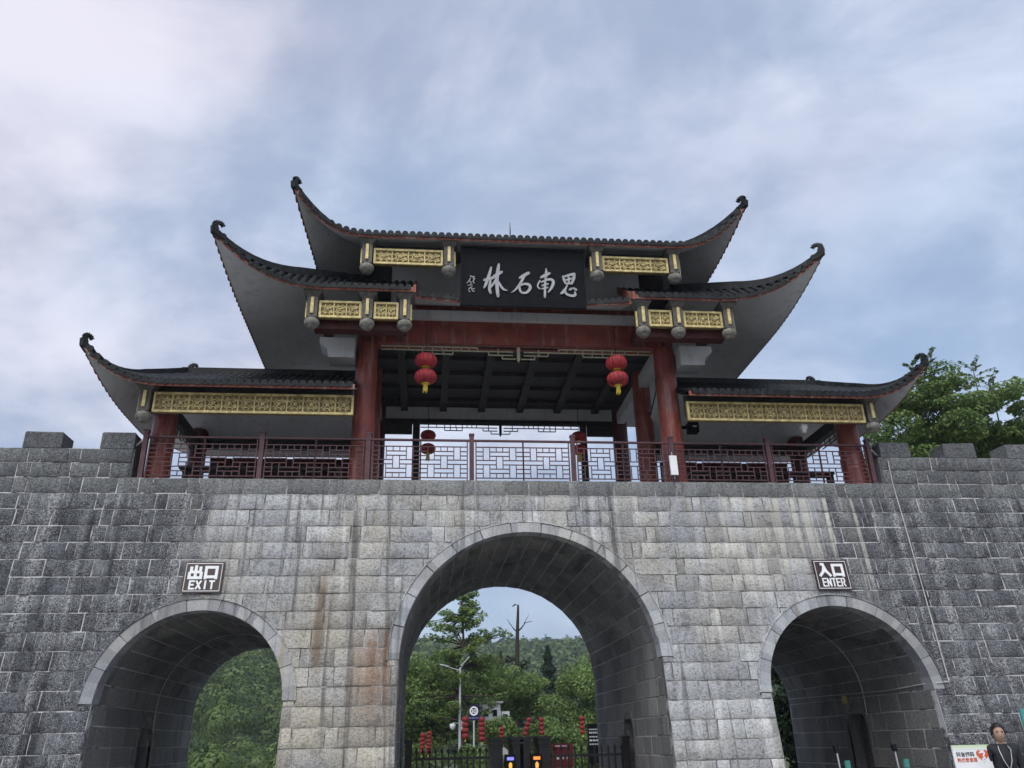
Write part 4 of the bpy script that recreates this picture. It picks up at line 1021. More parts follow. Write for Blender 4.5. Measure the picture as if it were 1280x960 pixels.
# ================================================================== PERSON AND NOTICE BOARDS BY THE RIGHT ARCH
M_SKIN = paint('skin', (.40,.25,.185), .55, .06, 20, .02); M_COAT = paint('dark_coat', (.016,.018,.024), .8, .2, 20, .1); M_HAIR = paint('black_hair', (.012,.011,.011), .45, .3, 60, .3); M_SHOE = M_BLACK
def skin_body(name, verts, edges, radii, mat, parent, root=0, sub=2):
    me = bpy.data.meshes.new(name); me.from_pydata([tuple(v) for v in verts], edges, []); o = bpy.data.objects.new(name, me); link(o, parent)
    o.modifiers.new('skin', 'SKIN'); sv = me.skin_vertices[0].data
    for i, r in enumerate(radii): sv[i].radius = (r, r) if not isinstance(r, tuple) else r
    sv[root].use_root = True
    m = o.modifiers.new('sub', 'SUBSURF'); m.levels = sub; m.render_levels = sub
    bpy.context.view_layer.update()
    ev = o.evaluated_get(bpy.context.evaluated_depsgraph_get()); nm = bpy.data.meshes.new_from_object(ev); o.modifiers.clear(); o.data = nm
    nm.materials.clear(); nm.materials.append(mat); nm.polygons.foreach_set('use_smooth', [True]*len(nm.polygons)); nm.name = name
    return o
def person(px, py, face):
    t = empty('person', (px, py, 0), 'person in a dark jacket with a pale lanyard standing by the white notice board', 'person')
    ca, sa = math.cos(face), math.sin(face)
    def T(x, y, z): return (px+ca*x-sa*y, py+sa*x+ca*y, z)   # local -y is the way the person faces
    V = [(0,0,.92),(0,.0,1.08),(0,.01,1.25),(0,.015,1.38),(0,.01,1.44),
         (-.09,0,.88),(-.10,-.01,.48),(-.10,.02,.09),(-.10,-.11,.045),
         (.09,0,.88),(.10,-.01,.48),(.10,.02,.09),(.10,-.11,.045),
         (-.165,.01,1.375),(-.225,.02,1.12),(-.215,-.05,.87),(.165,.01,1.375),(.225,.02,1.12),(.215,-.05,.87)]
    E = [(0,1),(1,2),(2,3),(3,4),(0,5),(5,6),(6,7),(7,8),(0,9),(9,10),(10,11),(11,12),(3,13),(13,14),(14,15),(3,16),(16,17),(17,18)]
    rad = [.15,.145,.165,.12,.06,.10,.075,.05,.04,.10,.075,.05,.04,.075,.058,.042,.075,.058,.042]
    skin_body('body', [T(*v) for v in V], E, rad, M_COAT, t)
    # head: a shaped ball with brow, nose, chin and ears, neck below
    bm = bmesh.new(); bmesh.ops.create_uvsphere(bm, u_segments=32, v_segments=24, radius=1.0)
    for v in bm.verts:
        x, y, z = v.co; w = 1-.20*max(0, -z)**1.4; 
        X_, Y_, Z_ = x*.078*w, y*.098*(1-.10*max(0, -z)), z*.122
        if y < -.3 and abs(x) < .22: Y_ -= .020*math.exp(-((z+.18)/.16)**2)*(1-abs(x)/.22)          # nose
        if y < -.3: Y_ += .007*math.exp(-((z-.08)/.09)**2)*math.exp(-((abs(x)-.36)/.16)**2)*1.3      # eye sockets
        if y < -.3: Y_ -= .005*math.exp(-((z+.55)/.07)**2)*math.exp(-(x/.25)**2)                     # lips
        if y < -.2: Y_ -= .006*math.exp(-((z+.86)/.12)**2)                                           # chin
        v.co = (X_, Y_, Z_)
    for sx in (-1, 1):
        r_ = bmesh.ops.create_uvsphere(bm, u_segments=10, v_segments=8, radius=1.0)
        for v in r_['verts']: v.co = (sx*(.077+.010*v.co.x), .008+.022*v.co.y, -.008+.034*v.co.z)
    r_ = bmesh.ops.create_cone(bm, cap_ends=True, segments=16, radius1=.062, radius2=.052, depth=.14)
    for v in r_['verts']: v.co += Vector((0, .018, -.125))
    me = bpy.data.meshes.new('head'); bm.to_mesh(me); bm.free(); me.materials.append(M_SKIN); me.polygons.foreach_set('use_smooth', [True]*len(me.polygons))
    Mx = Matrix.Translation((px+ca*0-sa*0, py, 1.565)) @ Matrix.Rotation(face-0.02, 4, 'Z')
    h = place('head', me, t, Mx)
    def onhead(mb, name, mat):
        me = mb.mesh(name, mat); return place(name, me, t, Mx)
    bm = bmesh.new(); bmesh.ops.create_uvsphere(bm, u_segments=32, v_segments=24, radius=1.0)
    kill = []
    for v in bm.verts:
        x, y, z = v.co; j = 1+.03*math.sin(x*23+z*17)
        hl = .42+.10*max(0, -y) if y < 0 else -.6
        if abs(x) > .62 and -.6 < y < .35: hl = -.18
        v.co = (x*.094*j, y*.116*j+.010, z*.142*j+.008)
        if z < hl: kill.append(v)
    bmesh.ops.delete(bm, geom=kill, context='VERTS'); me = bpy.data.meshes.new('hair'); bm.to_mesh(me); bm.free(); me.materials.append(M_HAIR); me.polygons.foreach_set('use_smooth', [True]*len(me.polygons))
    sm_ = place('hair', me, t, Mx)
    for sx in (-1, 1):
        onhead(MB().lathe([(.002,-.004),(.008,-.003),(.010,0),(.008,.003),(.002,.004)], (sx*.030, -.080, .012), 12), 'eye', M_HAIR)
        onhead(MB().box((sx*.03-.016, -.096, .030), (sx*.03+.016, -.088, .036)), 'eyebrow', M_HAIR)
    onhead(MB().box((-.020, -.102, -.071), (.020, -.094, -.065)), 'mouth', paint('lips', (.28,.10,.09), .5, .05))
    for sx in (-1, 1):
        MB().hexa([T(sx*.015,-.172,1.12), T(sx*.07,-.168,1.20), T(sx*.07,-.155,1.20), T(sx*.015,-.16,1.12)], [T(sx*.035,-.075,1.44), T(sx*.085,-.07,1.43), T(sx*.085,-.05,1.43), T(sx*.035,-.055,1.44)]).build('lapel', M_COAT, t)
    # lanyard with card
    MB().tube([T(.05,-.03,1.45), T(.075,-.13,1.36), T(.05,-.165,1.22), T(.0,-.165,1.10)], .005, 6).build('lanyard', M_STEEL, t)
    MB().tube([T(-.05,-.03,1.45), T(-.075,-.13,1.36), T(-.05,-.165,1.22), T(.0,-.167,1.10)], .005, 6).build('lanyard', M_STEEL, t)
    MB().hexa([T(-.03,-.175,1.0), T(.03,-.175,1.0), T(.03,-.17,1.0), T(-.03,-.17,1.0)], [T(-.03,-.175,1.09), T(.03,-.175,1.09), T(.03,-.17,1.09), T(-.03,-.17,1.09)]).build('name_card', M_WHITE, t)
    # hands: palm, thumb and four bent fingers
    for sx in (-1, 1):
        b0 = Vector((sx*.213, -.06, .84)); V2 = [b0, b0+Vector((0,-.012,-.05)), b0+Vector((0,-.02,-.09))]; E2 = [(0,1),(1,2)]; r2 = [.026,.034,.034]
        for k in range(4):
            o = Vector((0, (-.03+k*.02), 0)); L = (.07,.08,.076,.06)[k]; i0 = len(V2)
            V2 += [V2[2]+o+Vector((0,0,-.015)), V2[2]+o+Vector((-sx*.008,-.004,-.015-L*.5)), V2[2]+o+Vector((-sx*.022,-.008,-.015-L*.92))]; E2 += [(2,i0),(i0,i0+1),(i0+1,i0+2)]; r2 += [.0095,.0085,.007]
        i0 = len(V2); V2 += [V2[1]+Vector((-sx*.012,-.034,-.005)), V2[1]+Vector((-sx*.018,-.052,-.045)), V2[1]+Vector((-sx*.018,-.054,-.072))]; E2 += [(1,i0),(i0,i0+1),(i0+1,i0+2)]; r2 += [.013,.010,.008]
        skin_body('hand', [T(*v) for v in V2], E2, r2, M_SKIN, t, sub=1)
person(6.20, -4.0, -0.33)
# white notice board with a red heart mark
nb = empty('notice_board', (5.75, -4.0, 0), 'white notice board with a red heart emblem beside the person', 'board')
def nt(u, v, d): return Vector((5.475+u*.555, -4.0-d+.03*v, 0.55+v*.88))
MB().prism([(0,0),(1,0),(1,1),(0,1)], nt, -.02, 0).build('panel', M_WHITE, nb)
g = NG('green_print'); zz_ = g.sepx()[2]; M_GP = g.fin(g.mix(g.rng(zz_, 1.36, 1.43), (.74,.76,.74), (.55,.68,.42)), .5)
MB().prism([(0,.93),(1,.93),(1,1),(0,1)], nt, .0005, .002).build('green_band', M_GP, nb)
M_HEART = paint('red_print', (.62,.12,.06), .5, .05); M_INK = paint('black_print', (.02,.02,.03), .5, .05)
hp = [(.78+.017*1.0*16*math.sin(a)**3*.62, .845+(13*math.cos(a)-5*math.cos(2*a)-2*math.cos(3*a)-math.cos(4*a))*.0064) for a in frange(0, 2*math.pi, 32)[:-1]]
MB().prism(hp, nt, .001, .003).build('heart', M_HEART, nb)
mb = MB(); ribbon(mb, [(.70,.885,.028),(.80,.895,.03),(.84,.875,.03),(.79,.84,.03),(.83,.80,.03),(.82,.775,.03)], nt, .0035, .005); ribbon(mb, [(.80,.80,.024),(.755,.79,.028),(.76,.76,.028),(.82,.77,.024)], nt, .0035, .0052); mb.build('note_mark', M_WHITE, nb)
def text(body, x, z, size, mat, parent, y, name='lettering', ext=.001, off=0.0):
    c = bpy.data.curves.new(name, 'FONT'); c.body = body; c.size = size; c.extrude = ext; c.offset = off
    o = bpy.data.objects.new(name, c); COL.objects.link(o); bpy.context.view_layer.update()
    me = bpy.data.meshes.new_from_object(o.evaluated_get(bpy.context.evaluated_depsgraph_get())); bpy.data.objects.remove(o); me.materials.clear(); me.materials.append(mat)
    return place(name, me, parent, Matrix.Translation((x, y, z)) @ Matrix.Rotation(math.pi/2, 4, 'X'))
text('抖音扫码', 5.515, 1.285, .068, M_INK, nb, -3.976, off=.0012)
text('购优惠套票', 5.515, 1.215, .060, M_HEART, nb, -3.979, off=.0008)
lo_ = [(.55+.05*math.cos(a), .50+.03*math.sin(a)) for a in frange(0, 2*math.pi, 16)[:-1]]
MB().prism([(.40,.52),(.60,.52),(.66,.62),(.50,.66),(.34,.62)], nt, .001, .003).build('round_mark', paint('violet_print', (.25,.10,.35), .5, .05), nb)
for x in (5.53, 5.97): MB().bar((x, -3.96, 1.3), (x, -3.70, 0.004), .025).build('leg', M_STEEL, nb); MB().bar((x, -4.0, 0.56), (x, -4.04, 0.004), .025).build('leg', M_STEEL, nb)
pb = empty('poster_stand', (9.1, -1.25, 0), 'green and blue poster panel at the right end of the wall', 'board')
g = NG('poster_print'); n1 = g.noise(g.pos, 3.2, 4, .6, 1.0); M_POST2 = g.fin(g.mix(g.rng(n1, .42, .58), (.05,.30,.12), (.10,.35,.62)), .5)
MB().box((8.56,-1.28,.75),(9.66,-1.24,1.95)).build('panel', M_POST2, pb)
for x in (8.7, 9.5): MB().box((x-.02,-1.235,.004),(x+.02,-1.20,1.8)).build('leg', M_STEEL, pb)
# ================================================================== VEGETATION
def leaf_mat(name, lo, hi, scale=0.5, a=.35, b=.65, wn_=.6):
    g = NG(name); n1 = g.noise(g.pos, scale, 3, .6); r_ = g.geo.outputs['Random Per Island']
    f = g.math('ADD', g.math('MULTIPLY', g.rng(n1, a, b), wn_), g.math('MULTIPLY', r_, 1-wn_))
    col = g.mix(f, lo, hi)
    g.fin(col, .55, 0, .35)
    tr = g.n('ShaderNodeBsdfTranslucent'); g.l(g.mix(.5, col, hi), tr.inputs[0]); ms = g.n('ShaderNodeMixShader'); ms.inputs[0].default_value = .28
    g.l(g.p.outputs[0], ms.inputs[1]); g.l(tr.outputs[0], ms.inputs[2]); g.l(ms.outputs[0], g.out.inputs[0])
    return g.m
M_LEAF = leaf_mat('broad_leaf', (.055,.105,.022), (.18,.27,.075)); M_LEAF2 = leaf_mat('bright_leaf', (.07,.125,.03), (.23,.33,.10)); M_CONE = leaf_mat('conifer_needle', (.012,.032,.014), (.035,.07,.028))
M_WOOD = leaf_mat('forest_leaf', (.020,.050,.017), (.14,.205,.055), .17, .40, .60, .78)
M_BARK = paint('bark', (.075,.06,.048), .9, .35, 9, .5); M_DEAD = paint('dead_bark', (.035,.027,.024), .9, .35, 9, .5)
def unit(n):
    v = rng.normal(size=(n, 3)); return v/np.linalg.norm(v, axis=1, keepdims=True)
def leaf_quads(P, size, up=0.6, outn=None, aspect=0.55, ow=0.7, rw=1.0):
    """rhombic leaves with a slight fold at points P"""
    n = len(P); nr = unit(n)*rw+np.array([0, 0, up]); 
    if outn is not None: nr += outn*ow
    nr /= np.linalg.norm(nr, axis=1, keepdims=True)
    t = np.cross(nr, unit(n)); t /= np.linalg.norm(t, axis=1, keepdims=True)+1e-9; b = np.cross(nr, t)
    s = (size*rng.uniform(.6, 1.3, n))[:, None]
    V = np.stack([P-t*s*.5, P+b*s*aspect*.5+nr*s*.08, P+t*s*.5, P-b*s*aspect*.5+nr*s*.08], 1).reshape(-1, 3)
    return V, np.arange(n*4).reshape(-1, 4)
def clump_points(clumps, n, shell=0.75):
    out = []; nn = []
    w = np.array([c[1][0]*c[1][1]+c[1][2]**2 for c in clumps]); w = w/w.sum()
    for (c, r), ww in zip(clumps, w):
        k = max(8, int(n*ww)); d = unit(k); rad = rng.uniform(0, 1, k)**(1/3*(1-shell)+.12)
        out.append(np.array(c)+d*rad[:, None]*np.array(r)); nn.append(d)
    return np.concatenate(out), np.concatenate(nn)
def limb(mb, a, b, r0, r1, wob=.12, n=5):
    a, b = Vector(a), Vector(b); L = (b-a).length
    pts = [a.lerp(b, k/n)+Vector((random.uniform(-1,1), random.uniform(-1,1), random.uniform(-.5,.5)))*L*wob*.25*(0 if k in (0, n) else 1) for k in range(n+1)]
    mb.tube(pts, [lerp(r0, r1, k/n) for k in range(n+1)], 7, caps=True); return pts
def tree(name, base, h_trunk, clumps, n, leaf, mat, label, cat='tree', group=None, trunk_r=.16, up=.6, bark=None, twig=True):
    t = empty(name, base, label, cat, group); b = Vector(base); mb = MB(); top = b+Vector((0, 0, h_trunk))
    pts = limb(mb, b-Vector((0,0,.15)), top, trunk_r, trunk_r*.35, .12, 7)
    if twig:
        for c, r in clumps: 
            p = min(pts[2:], key=lambda q: (q-Vector(c)).length+abs(q.z-(c[2]-r[2]*.8))); limb(mb, p, Vector(c)-Vector((0,0,r[2]*.1)), trunk_r*.32, trunk_r*.08)
    mb.build('trunk', bark or M_BARK, t, fix=False)
    P, N = clump_points(clumps, n); V, F = leaf_quads(P, leaf, up, N); big_mesh('crown', V, F, mat, t)
    return t
def lumps(c, r, k, sub, seed, flat=1.0):
    rr = random.Random(seed); out = []
    for i in range(k):
        u = rr.uniform(-.95, 1); a = rr.uniform(0, 2*math.pi); s = math.sqrt(max(0, 1-u*u)); q = rr.uniform(.45, 1.0)
        z = rr.uniform(.75, 1.25)
        out.append(((c[0]+r[0]*s*math.cos(a)*q, c[1]+r[1]*s*math.sin(a)*q, c[2]+r[2]*u*q), (sub*z, sub*z, sub*z*.72*flat)))
    return out
# big tree behind the right shoulder of the wall
cl = lumps((18.8, 12.2, 10.0), (5.0, 3.4, 3.4), 90, .85, 3, .55)
cl += lumps((17.6, 11.2, 12.5), (3.5, 1.6, 2.0), 56, .62, 31, .5)+lumps((21.5, 11.4, 11.6), (2.6, 1.6, 1.8), 30, .65, 33, .5)
cl += [((14.3,11,10.2),(1.2,1.1,.8)), ((15.0,11,11.9),(1.1,1.0,.7)), ((16.4,11.2,13.3),(1.1,1.0,.8)), ((17.3,11,14.0),(.9,.9,.6)), ((14.0,11,9.3),(1.1,1.0,.7)), ((16.0,10.4,9.5),(1.2,1,.8)), ((18.0,10.4,9.6),(1.3,1,.8)), ((20.0,10.4,9.7),(1.3,1,.8))]
rt_tree = tree('broadleaf_tree', (18.4, 12.5, 0), 9.5, cl, 100000, .145, M_LEAF2, 'large leafy green tree rising behind the right crenellated wall', trunk_r=.32, up=.9, twig=False)
P = []
for (x, y, z, L) in ((17.0,11,14.5,1.0), (18.9,11.2,14.3,1.3), (19.6,11.4,13.7,1.0), (21.2,11.4,13.8,1.0), (16.3,11,14.2,.7), (20.3,11.0,13.4,.8)):
    mb = MB(); mb.tube([(x, y, z-1.6), (x+.05, y, z-.2), (x+.08, y, z+.25)], [.03, .018, .008], 5)
    for k in range(11):           # feathery fronds spreading from the shoot
        a = k*2.4; el = lerp(-.25, 1.0, k/10); d = Vector((math.cos(a)*math.cos(el), math.sin(a)*math.cos(el), math.sin(el)))
        b0 = Vector((x+.05, y, z-.5+.07*k)); l = L*random.uniform(.5, .75)
        mb.tube([b0, b0+d*l*.6, b0+d*l-Vector((0,0,.12))], [.008,.006,.003], 4)
        for j in range(9):
            q = b0+d*l*(.2+.8*j/9)-Vector((0,0,.12*(j/9)**2))
            for sg in (-1, 1): P.append(tuple(q+Vector((-d.y, d.x, 0)).normalized()*sg*.07+Vector((0,0,-.01))))
    mb.build('shoot', M_BARK, rt_tree, fix=False)
V, F = leaf_quads(np.array(P), .17, 1.6); big_mesh('shoot_leaves', V, F, M_LEAF, rt_tree)
# trees seen through the middle arch
cl = []; rr_ = random.Random(21)
for i in range(50):
    z = rr_.uniform(2.4, 9.7); L = rr_.uniform(1.4, 2.9)*(1 if z < 7.8 else .55); a = i*2.4
    if i == 5: z, L, a = 7.2, 2.5, -.1
    if i == 9: z, L, a = 7.6, 1.9, 3.0
    if i == 13: z, L, a = 8.5, 1.0, .2
    for q in frange(.3, 1, 4): cl.append(((.15+L*q*math.cos(a), 33.5+L*q*math.sin(a), z+.35*q+rr_.uniform(-.2,.2)), (.34*(1.25-q*.4), .34*(1.25-q*.4), .17)))
tree('layered_tree', (.15, 33.5, 0), 9.7, cl, 14000, .18, M_LEAF2, 'tall tree with open layered branches at the left of the middle arch', trunk_r=.13, up=1.3)
dt = empty('dead_tree', (4.4, 45, 0), 'bare dead tree with a hooked top seen through the middle arch', 'tree'); mb = MB()
mb.tube([(4.35,45,-.1),(4.42,45,3),(4.52,45,6),(4.62,45,8.8),(4.7,45,10.3),(4.72,45,10.72),(4.5,45,10.78),(4.28,45,10.62)], [.26,.22,.18,.13,.09,.08,.06,.03], 8)
for a, b, r in (((4.62,45,8.9),(5.2,45,9.5),.07), ((5.2,45,9.5),(5.75,45,9.6),.03), ((4.62,45,8.8),(4.2,45,9.3),.06), ((4.2,45,9.3),(3.85,45,9.75),.03), ((5.1,45,9.4),(5.5,45.2,10.1),.025), ((4.55,45,6.8),(4.0,45,7.1),.09), ((4.55,45,6.4),(5.1,45,6.7),.09), ((4.5,45,5.4),(5.0,45,5.5),.08)): limb(mb, a, b, r, r*.4, .3, 3)
mb.build('trunk', M_DEAD, dt, fix=False)
V, F = leaf_quads(clump_points([((4.0,45,7.0),(.45,.4,.25)), ((5.0,45,6.6),(.5,.4,.3)), ((4.6,45,5.6),(.6,.5,.4))], 260)[0], .26, .6); big_mesh('ivy', V, F, M_CONE, dt)
tree('leafy_tree', (3.9, 38, 0), 4.2, lumps((4.0,38,4.3),(1.7,1.5,1.5),22,.7,5), 9000, .20, M_LEAF2, 'bright green rounded tree in front of the dead tree', trunk_r=.14)
tree('leafy_tree', (8.9, 41, 0), 4.6, lumps((9.2,41,4.1),(2.9,2.0,2.4),44,.85,6), 16000, .20, M_LEAF2, 'broad bright green tree at the right edge of the middle arch view', trunk_r=.18)
tree('leafy_tree', (5.2, 34, 0), 2.0, lumps((5.6,34,1.9),(2.3,1.3,1.1),26,.6,8), 8000, .18, M_LEAF, 'low green bushy tree behind the ticket pillars', 'bush', trunk_r=.1)
tree('leafy_bush', (2.1, 33, 0), 1.6, lumps((2.1,33,1.9),(1.4,.7,.95),22,.5,61), 5500, .17, M_LEAF, 'green bush in front of the small white house', 'bush', trunk_r=.07, twig=False)
tree('leafy_tree', (-1.7, 37, 0), 4.6, lumps((-1.7,37,4.4),(2.2,1.8,3.1),40,.9,9), 14000, .22, M_LEAF, 'dense green tree filling the left of the middle arch view', trunk_r=.18)
tree('leafy_tree', (1.6, 40, 0), 3.6, lumps((1.7,40,4.0),(1.9,1.5,2.5),30,.8,10), 11000, .22, M_LEAF, 'mid green tree behind the pale lamp post', trunk_r=.16)
tree('leafy_tree', (-4.6, 36, 0), 4.0, lumps((-4.8,36,3.6),(1.8,1.6,2.2),18,.9,12), 4200, .28, M_LEAF, 'green tree between the left and middle arch views', trunk_r=.16)
tree('leafy_tree', (13.4, 44, 0), 4.2, lumps((13.4,44,4.0),(2.6,2.0,2.4),20,1.0,13), 4800, .3, M_LEAF, 'green tree beyond the right arch', trunk_r=.18)
tree('leafy_tree', (9.9, 10.5, 0), 3.4, lumps((9.8,10.5,2.5),(1.3,1.0,2.5),34,.6,14), 14000, .16, M_CONE, 'dark leafy tree seen through the far end of the right arch', trunk_r=.16)
for (x, top, w, y), lab in zip(((3.0,11.3,2.7,75), (11.0,11.0,3.0,75), (15.9,10.6,2.7,76), (6.6,11.2,2.6,82), (8.3,9.6,2.4,79)), ('dark conical conifer left of the dead tree', 'dark conical conifer right of the dead tree', 'dark conical conifer at the right edge of the middle arch view', 'paler conifer directly behind the dead tree', 'short dark conifer just right of the dead tree')):
    t = empty('conifer', (x, y, 0), lab, 'tree', 'conifers behind the arch'); MB().tube([(x,y,-.3),(x,y,top*.6),(x,y,top)], [.2,.12,.02], 7).build('trunk', M_BARK, t)
    n = 6500; u = rng.uniform(0, 1, n)**.75; z = 1.2+(top-1.2)*(1-u); rr_ = w*u**.85*(.72+.28*np.sin(z*5.2))*rng.uniform(.35, 1, n)**.5; a = rng.uniform(0, 2*np.pi, n)
    V, F = leaf_quads(np.stack([x+rr_*np.cos(a), y+rr_*np.sin(a), z-rr_*.25], 1), .42, .5); big_mesh('crown', V, F, M_CONE if 'paler' not in lab else M_LEAF, t)
for x, w_, lab in ((-2.4,1.5,'clipped dark hedge behind the left iron fence'), (.6,1.3,'clipped dark hedge behind the ticket pillars'), (6.6,1.8,'clipped dark hedge behind the red information board')):
    tree('hedge', (x, 28.5, 0), .8, lumps((x,28.5,.75),(w_,.6,.65),16,.55,int(x*10)+50), 4200, .15, M_LEAF, lab, 'hedge', 'hedges beyond the arch', .05, .5, None, False)
# ---- hills and the woods on them
def hh(x, y):
    s = lambda a, b, v: (lambda t: t*t*(3-2*t))(np.clip((v-a)/(b-a), 0, 1))
    n = 2.2*np.sin(x*.021+1.3)*np.cos(y*.017)+1.2*np.sin(x*.07+y*.05)
    return 39*s(110, 430, y)+n*s(60, 160, y)+26*np.exp(-((x+70)/48)**2)*s(60, 190, y)*(1-.5*s(260,420,y))-3*s(430, 900, y)+4*s(20,90,x)*s(60,200,y)-.4
xs_ = np.linspace(-420, 420, 85); ys_ = np.linspace(60, 700, 65); XX, YY = np.meshgrid(xs_, ys_); ZZ = hh(XX, YY)
V = np.stack([XX, YY, ZZ], -1).reshape(-1, 3); nx = len(xs_); F = [(j*nx+i, j*nx+i+1, (j+1)*nx+i+1, (j+1)*nx+i) for j in range(len(ys_)-1) for i in range(nx-1)]
big_mesh('hills', V, np.array(F), paint('hill_soil', (.03,.05,.016), .95, .3, .05, 0), None, True)['kind'] = 'structure'
def forest(name, n, r0, r1, quads, leaf, label, hs=1.0, gap=14):
    ang = rng.uniform(R(-32), R(24), n); d = np.sqrt(rng.uniform(r0**2, r1**2, n)); x = CAM.x+d*np.sin(ang); y = CAM.y+d*np.cos(ang)
    ok = (y > 85) | ((y > 26) & (np.abs(x-3) > gap))
    x, y = x[ok], y[ok]; n = len(x); z = hh(x, y); hgt = hs*rng.uniform(3.2, 6.5, n); w = (.4+.6*hs)*rng.uniform(1.5, 3.6, n); hgt = hgt*(.7+.3*w/(.4+.6*hs)/2.4); con = rng.uniform(size=n) < .28
    d = unit(n*quads).reshape(n, quads, 3); rad = rng.uniform(.80, 1, (n, quads, 1)); P = d*rad
    lob = 1+.20*np.sin(P[..., 0:1]*5+x[:, None, None])*np.cos(P[..., 2:3]*6+y[:, None, None]); P = P*lob
    taper = np.where(con[:, None], 1-.75*(P[..., 2]+1)/2, 1.0); zs = np.where(con, 1.3, .85)
    P = np.stack([x[:, None]+P[..., 0]*w[:, None]*taper, y[:, None]+P[..., 1]*w[:, None]*taper, z[:, None]+hgt[:, None]*(.55+.5*zs[:, None]*P[..., 2])], -1).reshape(-1, 3)
    V, F = leaf_quads(P, leaf, .35, d.reshape(-1, 3), .8, 2.0, .42); o = big_mesh(name, V, F, M_WOOD); tag(o, label, 'forest', kind='stuff')
forest('wood_edge', 360, 108, 175, 560, .36, 'leafy woods at the foot of the hillside behind the left arch')
forest('roadside_shrubs', 230, 50, 112, 360, .26, 'low leafy shrubs along the roadside behind the side arches', .42, 9.5)
forest('hillside_forest', 1900, 150, 250, 200, .62, 'dense green woods on the near hillside behind the gate')
forest('ridge_forest', 4600, 250, 470, 60, 1.5, 'distant woods along the hill ridge behind the gate')

# ================================================================== THINGS BEYOND THE ARCH
t = empty('street_lamp', (0.0, 32, 0), 'pale street lamp with two unequal arms seen through the middle arch', 'street lamp')
MB().tube([(0,32,0),(0,32,3),(0.01,32,5.45)], [.085,.07,.05], 10).build('pole', M_STEEL, t)
MB().tube([(0,32,5.3),(-.45,32,5.42),(-.75,32,5.55)], .03, 6).build('arm', M_STEEL, t); MB().hexa([(-1.12,31.9,5.60),(-.62,31.9,5.46),(-.62,32.1,5.46),(-1.12,32.1,5.60)], [(-1.12,31.92,5.66),(-.62,31.92,5.56),(-.62,32.08,5.56),(-1.12,32.08,5.66)]).build('lamp_head', M_STEEL, t)
MB().tube([(0,32,5.35),(.2,32,5.6)], .03, 6).build('arm', M_STEEL, t); MB().hexa([(.05,31.9,5.50),(.52,31.9,5.98),(.52,32.1,5.98),(.05,32.1,5.50)], [(.03,31.9,5.55),(.5,31.9,6.03),(.5,32.1,6.03),(.03,32.1,5.55)]).build('solar_panel', M_STEEL, t)
MB().box((.06,31.85,2.25),(.22,32.05,2.72)).build('control_box', M_STEEL, t)
MB().tube([(-.05,32,2.62),(-.38,32,2.62)], .025, 6).build('camera_arm', M_STEEL, t); MB().lathe([(.03,-.32),(.12,-.26),(.16,-.14),(.15,-.02),(.05,0)], (-.38,32,2.60), 12).build('dome_camera', M_WHITE, t)
t = empty('speed_sign', (.2, 22, 0), 'dark blue sign with a white 30 disc on a pale pole', 'sign')
MB().tube([(.2,22,0),(.2,22,2.52)], .035, 8).build('pole', M_STEEL, t); NAVY = paint('navy_board', (.012,.014,.05), .4, .1)
MB().box((-.03,21.96,2.50),(.43,22.0,3.12)).build('board', NAVY, t)
def ring(x, y, z, r0, r1, mat, parent, nm): 
    mb = MB(); 
    for a, b in zip(frange(0, 2*math.pi, 24)[:-1], frange(0, 2*math.pi, 24)[1:]): mb.add([(x+r0*math.cos(a),y,z+r0*math.sin(a)),(x+r1*math.cos(a),y,z+r1*math.sin(a)),(x+r1*math.cos(b),y,z+r1*math.sin(b)),(x+r0*math.cos(b),y,z+r0*math.sin(b))], [(0,1,2,3)])
    return mb.build(nm, mat, parent)
ring(.2, 21.957, 2.87, .125, .185, M_WHITE, t, 'white_ring'); text('30', .075, 2.78, .23, M_WHITE, t, 21.955, 'number', .001, .004)
MB().box((.0,21.955,2.58),(.10,21.958,2.61)).box((.13,21.955,2.575),(.22,21.958,2.61)).box((.25,21.955,2.58),(.40,21.958,2.605)).build('small_print', paint('pale_blue_print', (.25,.27,.5), .5), t)
M_LANT2 = paint('shaded_red_silk', (.20,.012,.018), .7, .25, 8, .05)  # darker copy of the lantern red, with the shade put into the colour
def string(x, y, ztop, zbot, r, label, tilt=0.0, top=None):
    t = empty('lantern_string', (x, y, zbot), label, 'lantern string', 'strings of small red lanterns'); n = max(3, round((ztop-zbot)/(r*1.4)))
    mb = MB(); mb.tube([(x+tilt, y, (top or ztop+.9)), (x+tilt, y, ztop), (x, y, zbot-.05)], .012, 4); mb.build('cord', M_IRON, t)
    for k in range(n):
        f_ = (k+.5)/n; z = lerp(ztop, zbot, f_); MB().lathe([(r*.35,-r*.78),(r*.8,-r*.55),(r,0),(r*.8,r*.55),(r*.35,r*.78)], (x+tilt*(1-f_), y, z), 12).build('lantern', M_LANT2, t)
    MB().tube([(x, y, zbot), (x, y, zbot-.12)], [.03,.045], 6).build('tassel', M_YEL, t)
string(-1.95, 20, 2.02, 1.27, .105, 'string of red lanterns far left in the middle arch, the left of a touching pair', top=3.2); string(-1.70, 20.05, 2.08, 1.27, .105, 'string of red lanterns far left in the middle arch, the right of a touching pair', top=3.2)
string(.02, 26, 2.76, 1.80, .17, 'string of red lanterns just left of the blue 30 sign'); string(.80, 26, 2.72, 1.68, .16, 'string of red lanterns just right of the blue 30 sign')
string(1.82, 27, 2.30, 1.6, .12, 'dim string of red lanterns above the leftmost ticket pillar'); string(2.80, 26, 2.68, 1.87, .13, 'slanting string of red lanterns above the ticket pillars', .28)
string(3.63, 26, 2.66, 1.90, .13, 'upright string of red lanterns above the rightmost ticket pillar'); string(5.58, 26, 2.68, 1.88, .13, 'string of red lanterns near the right wall of the middle arch')
hs = empty('white_house', (2.0, 36, 0), 'small white house half hidden by trees behind the 30 sign', 'house')
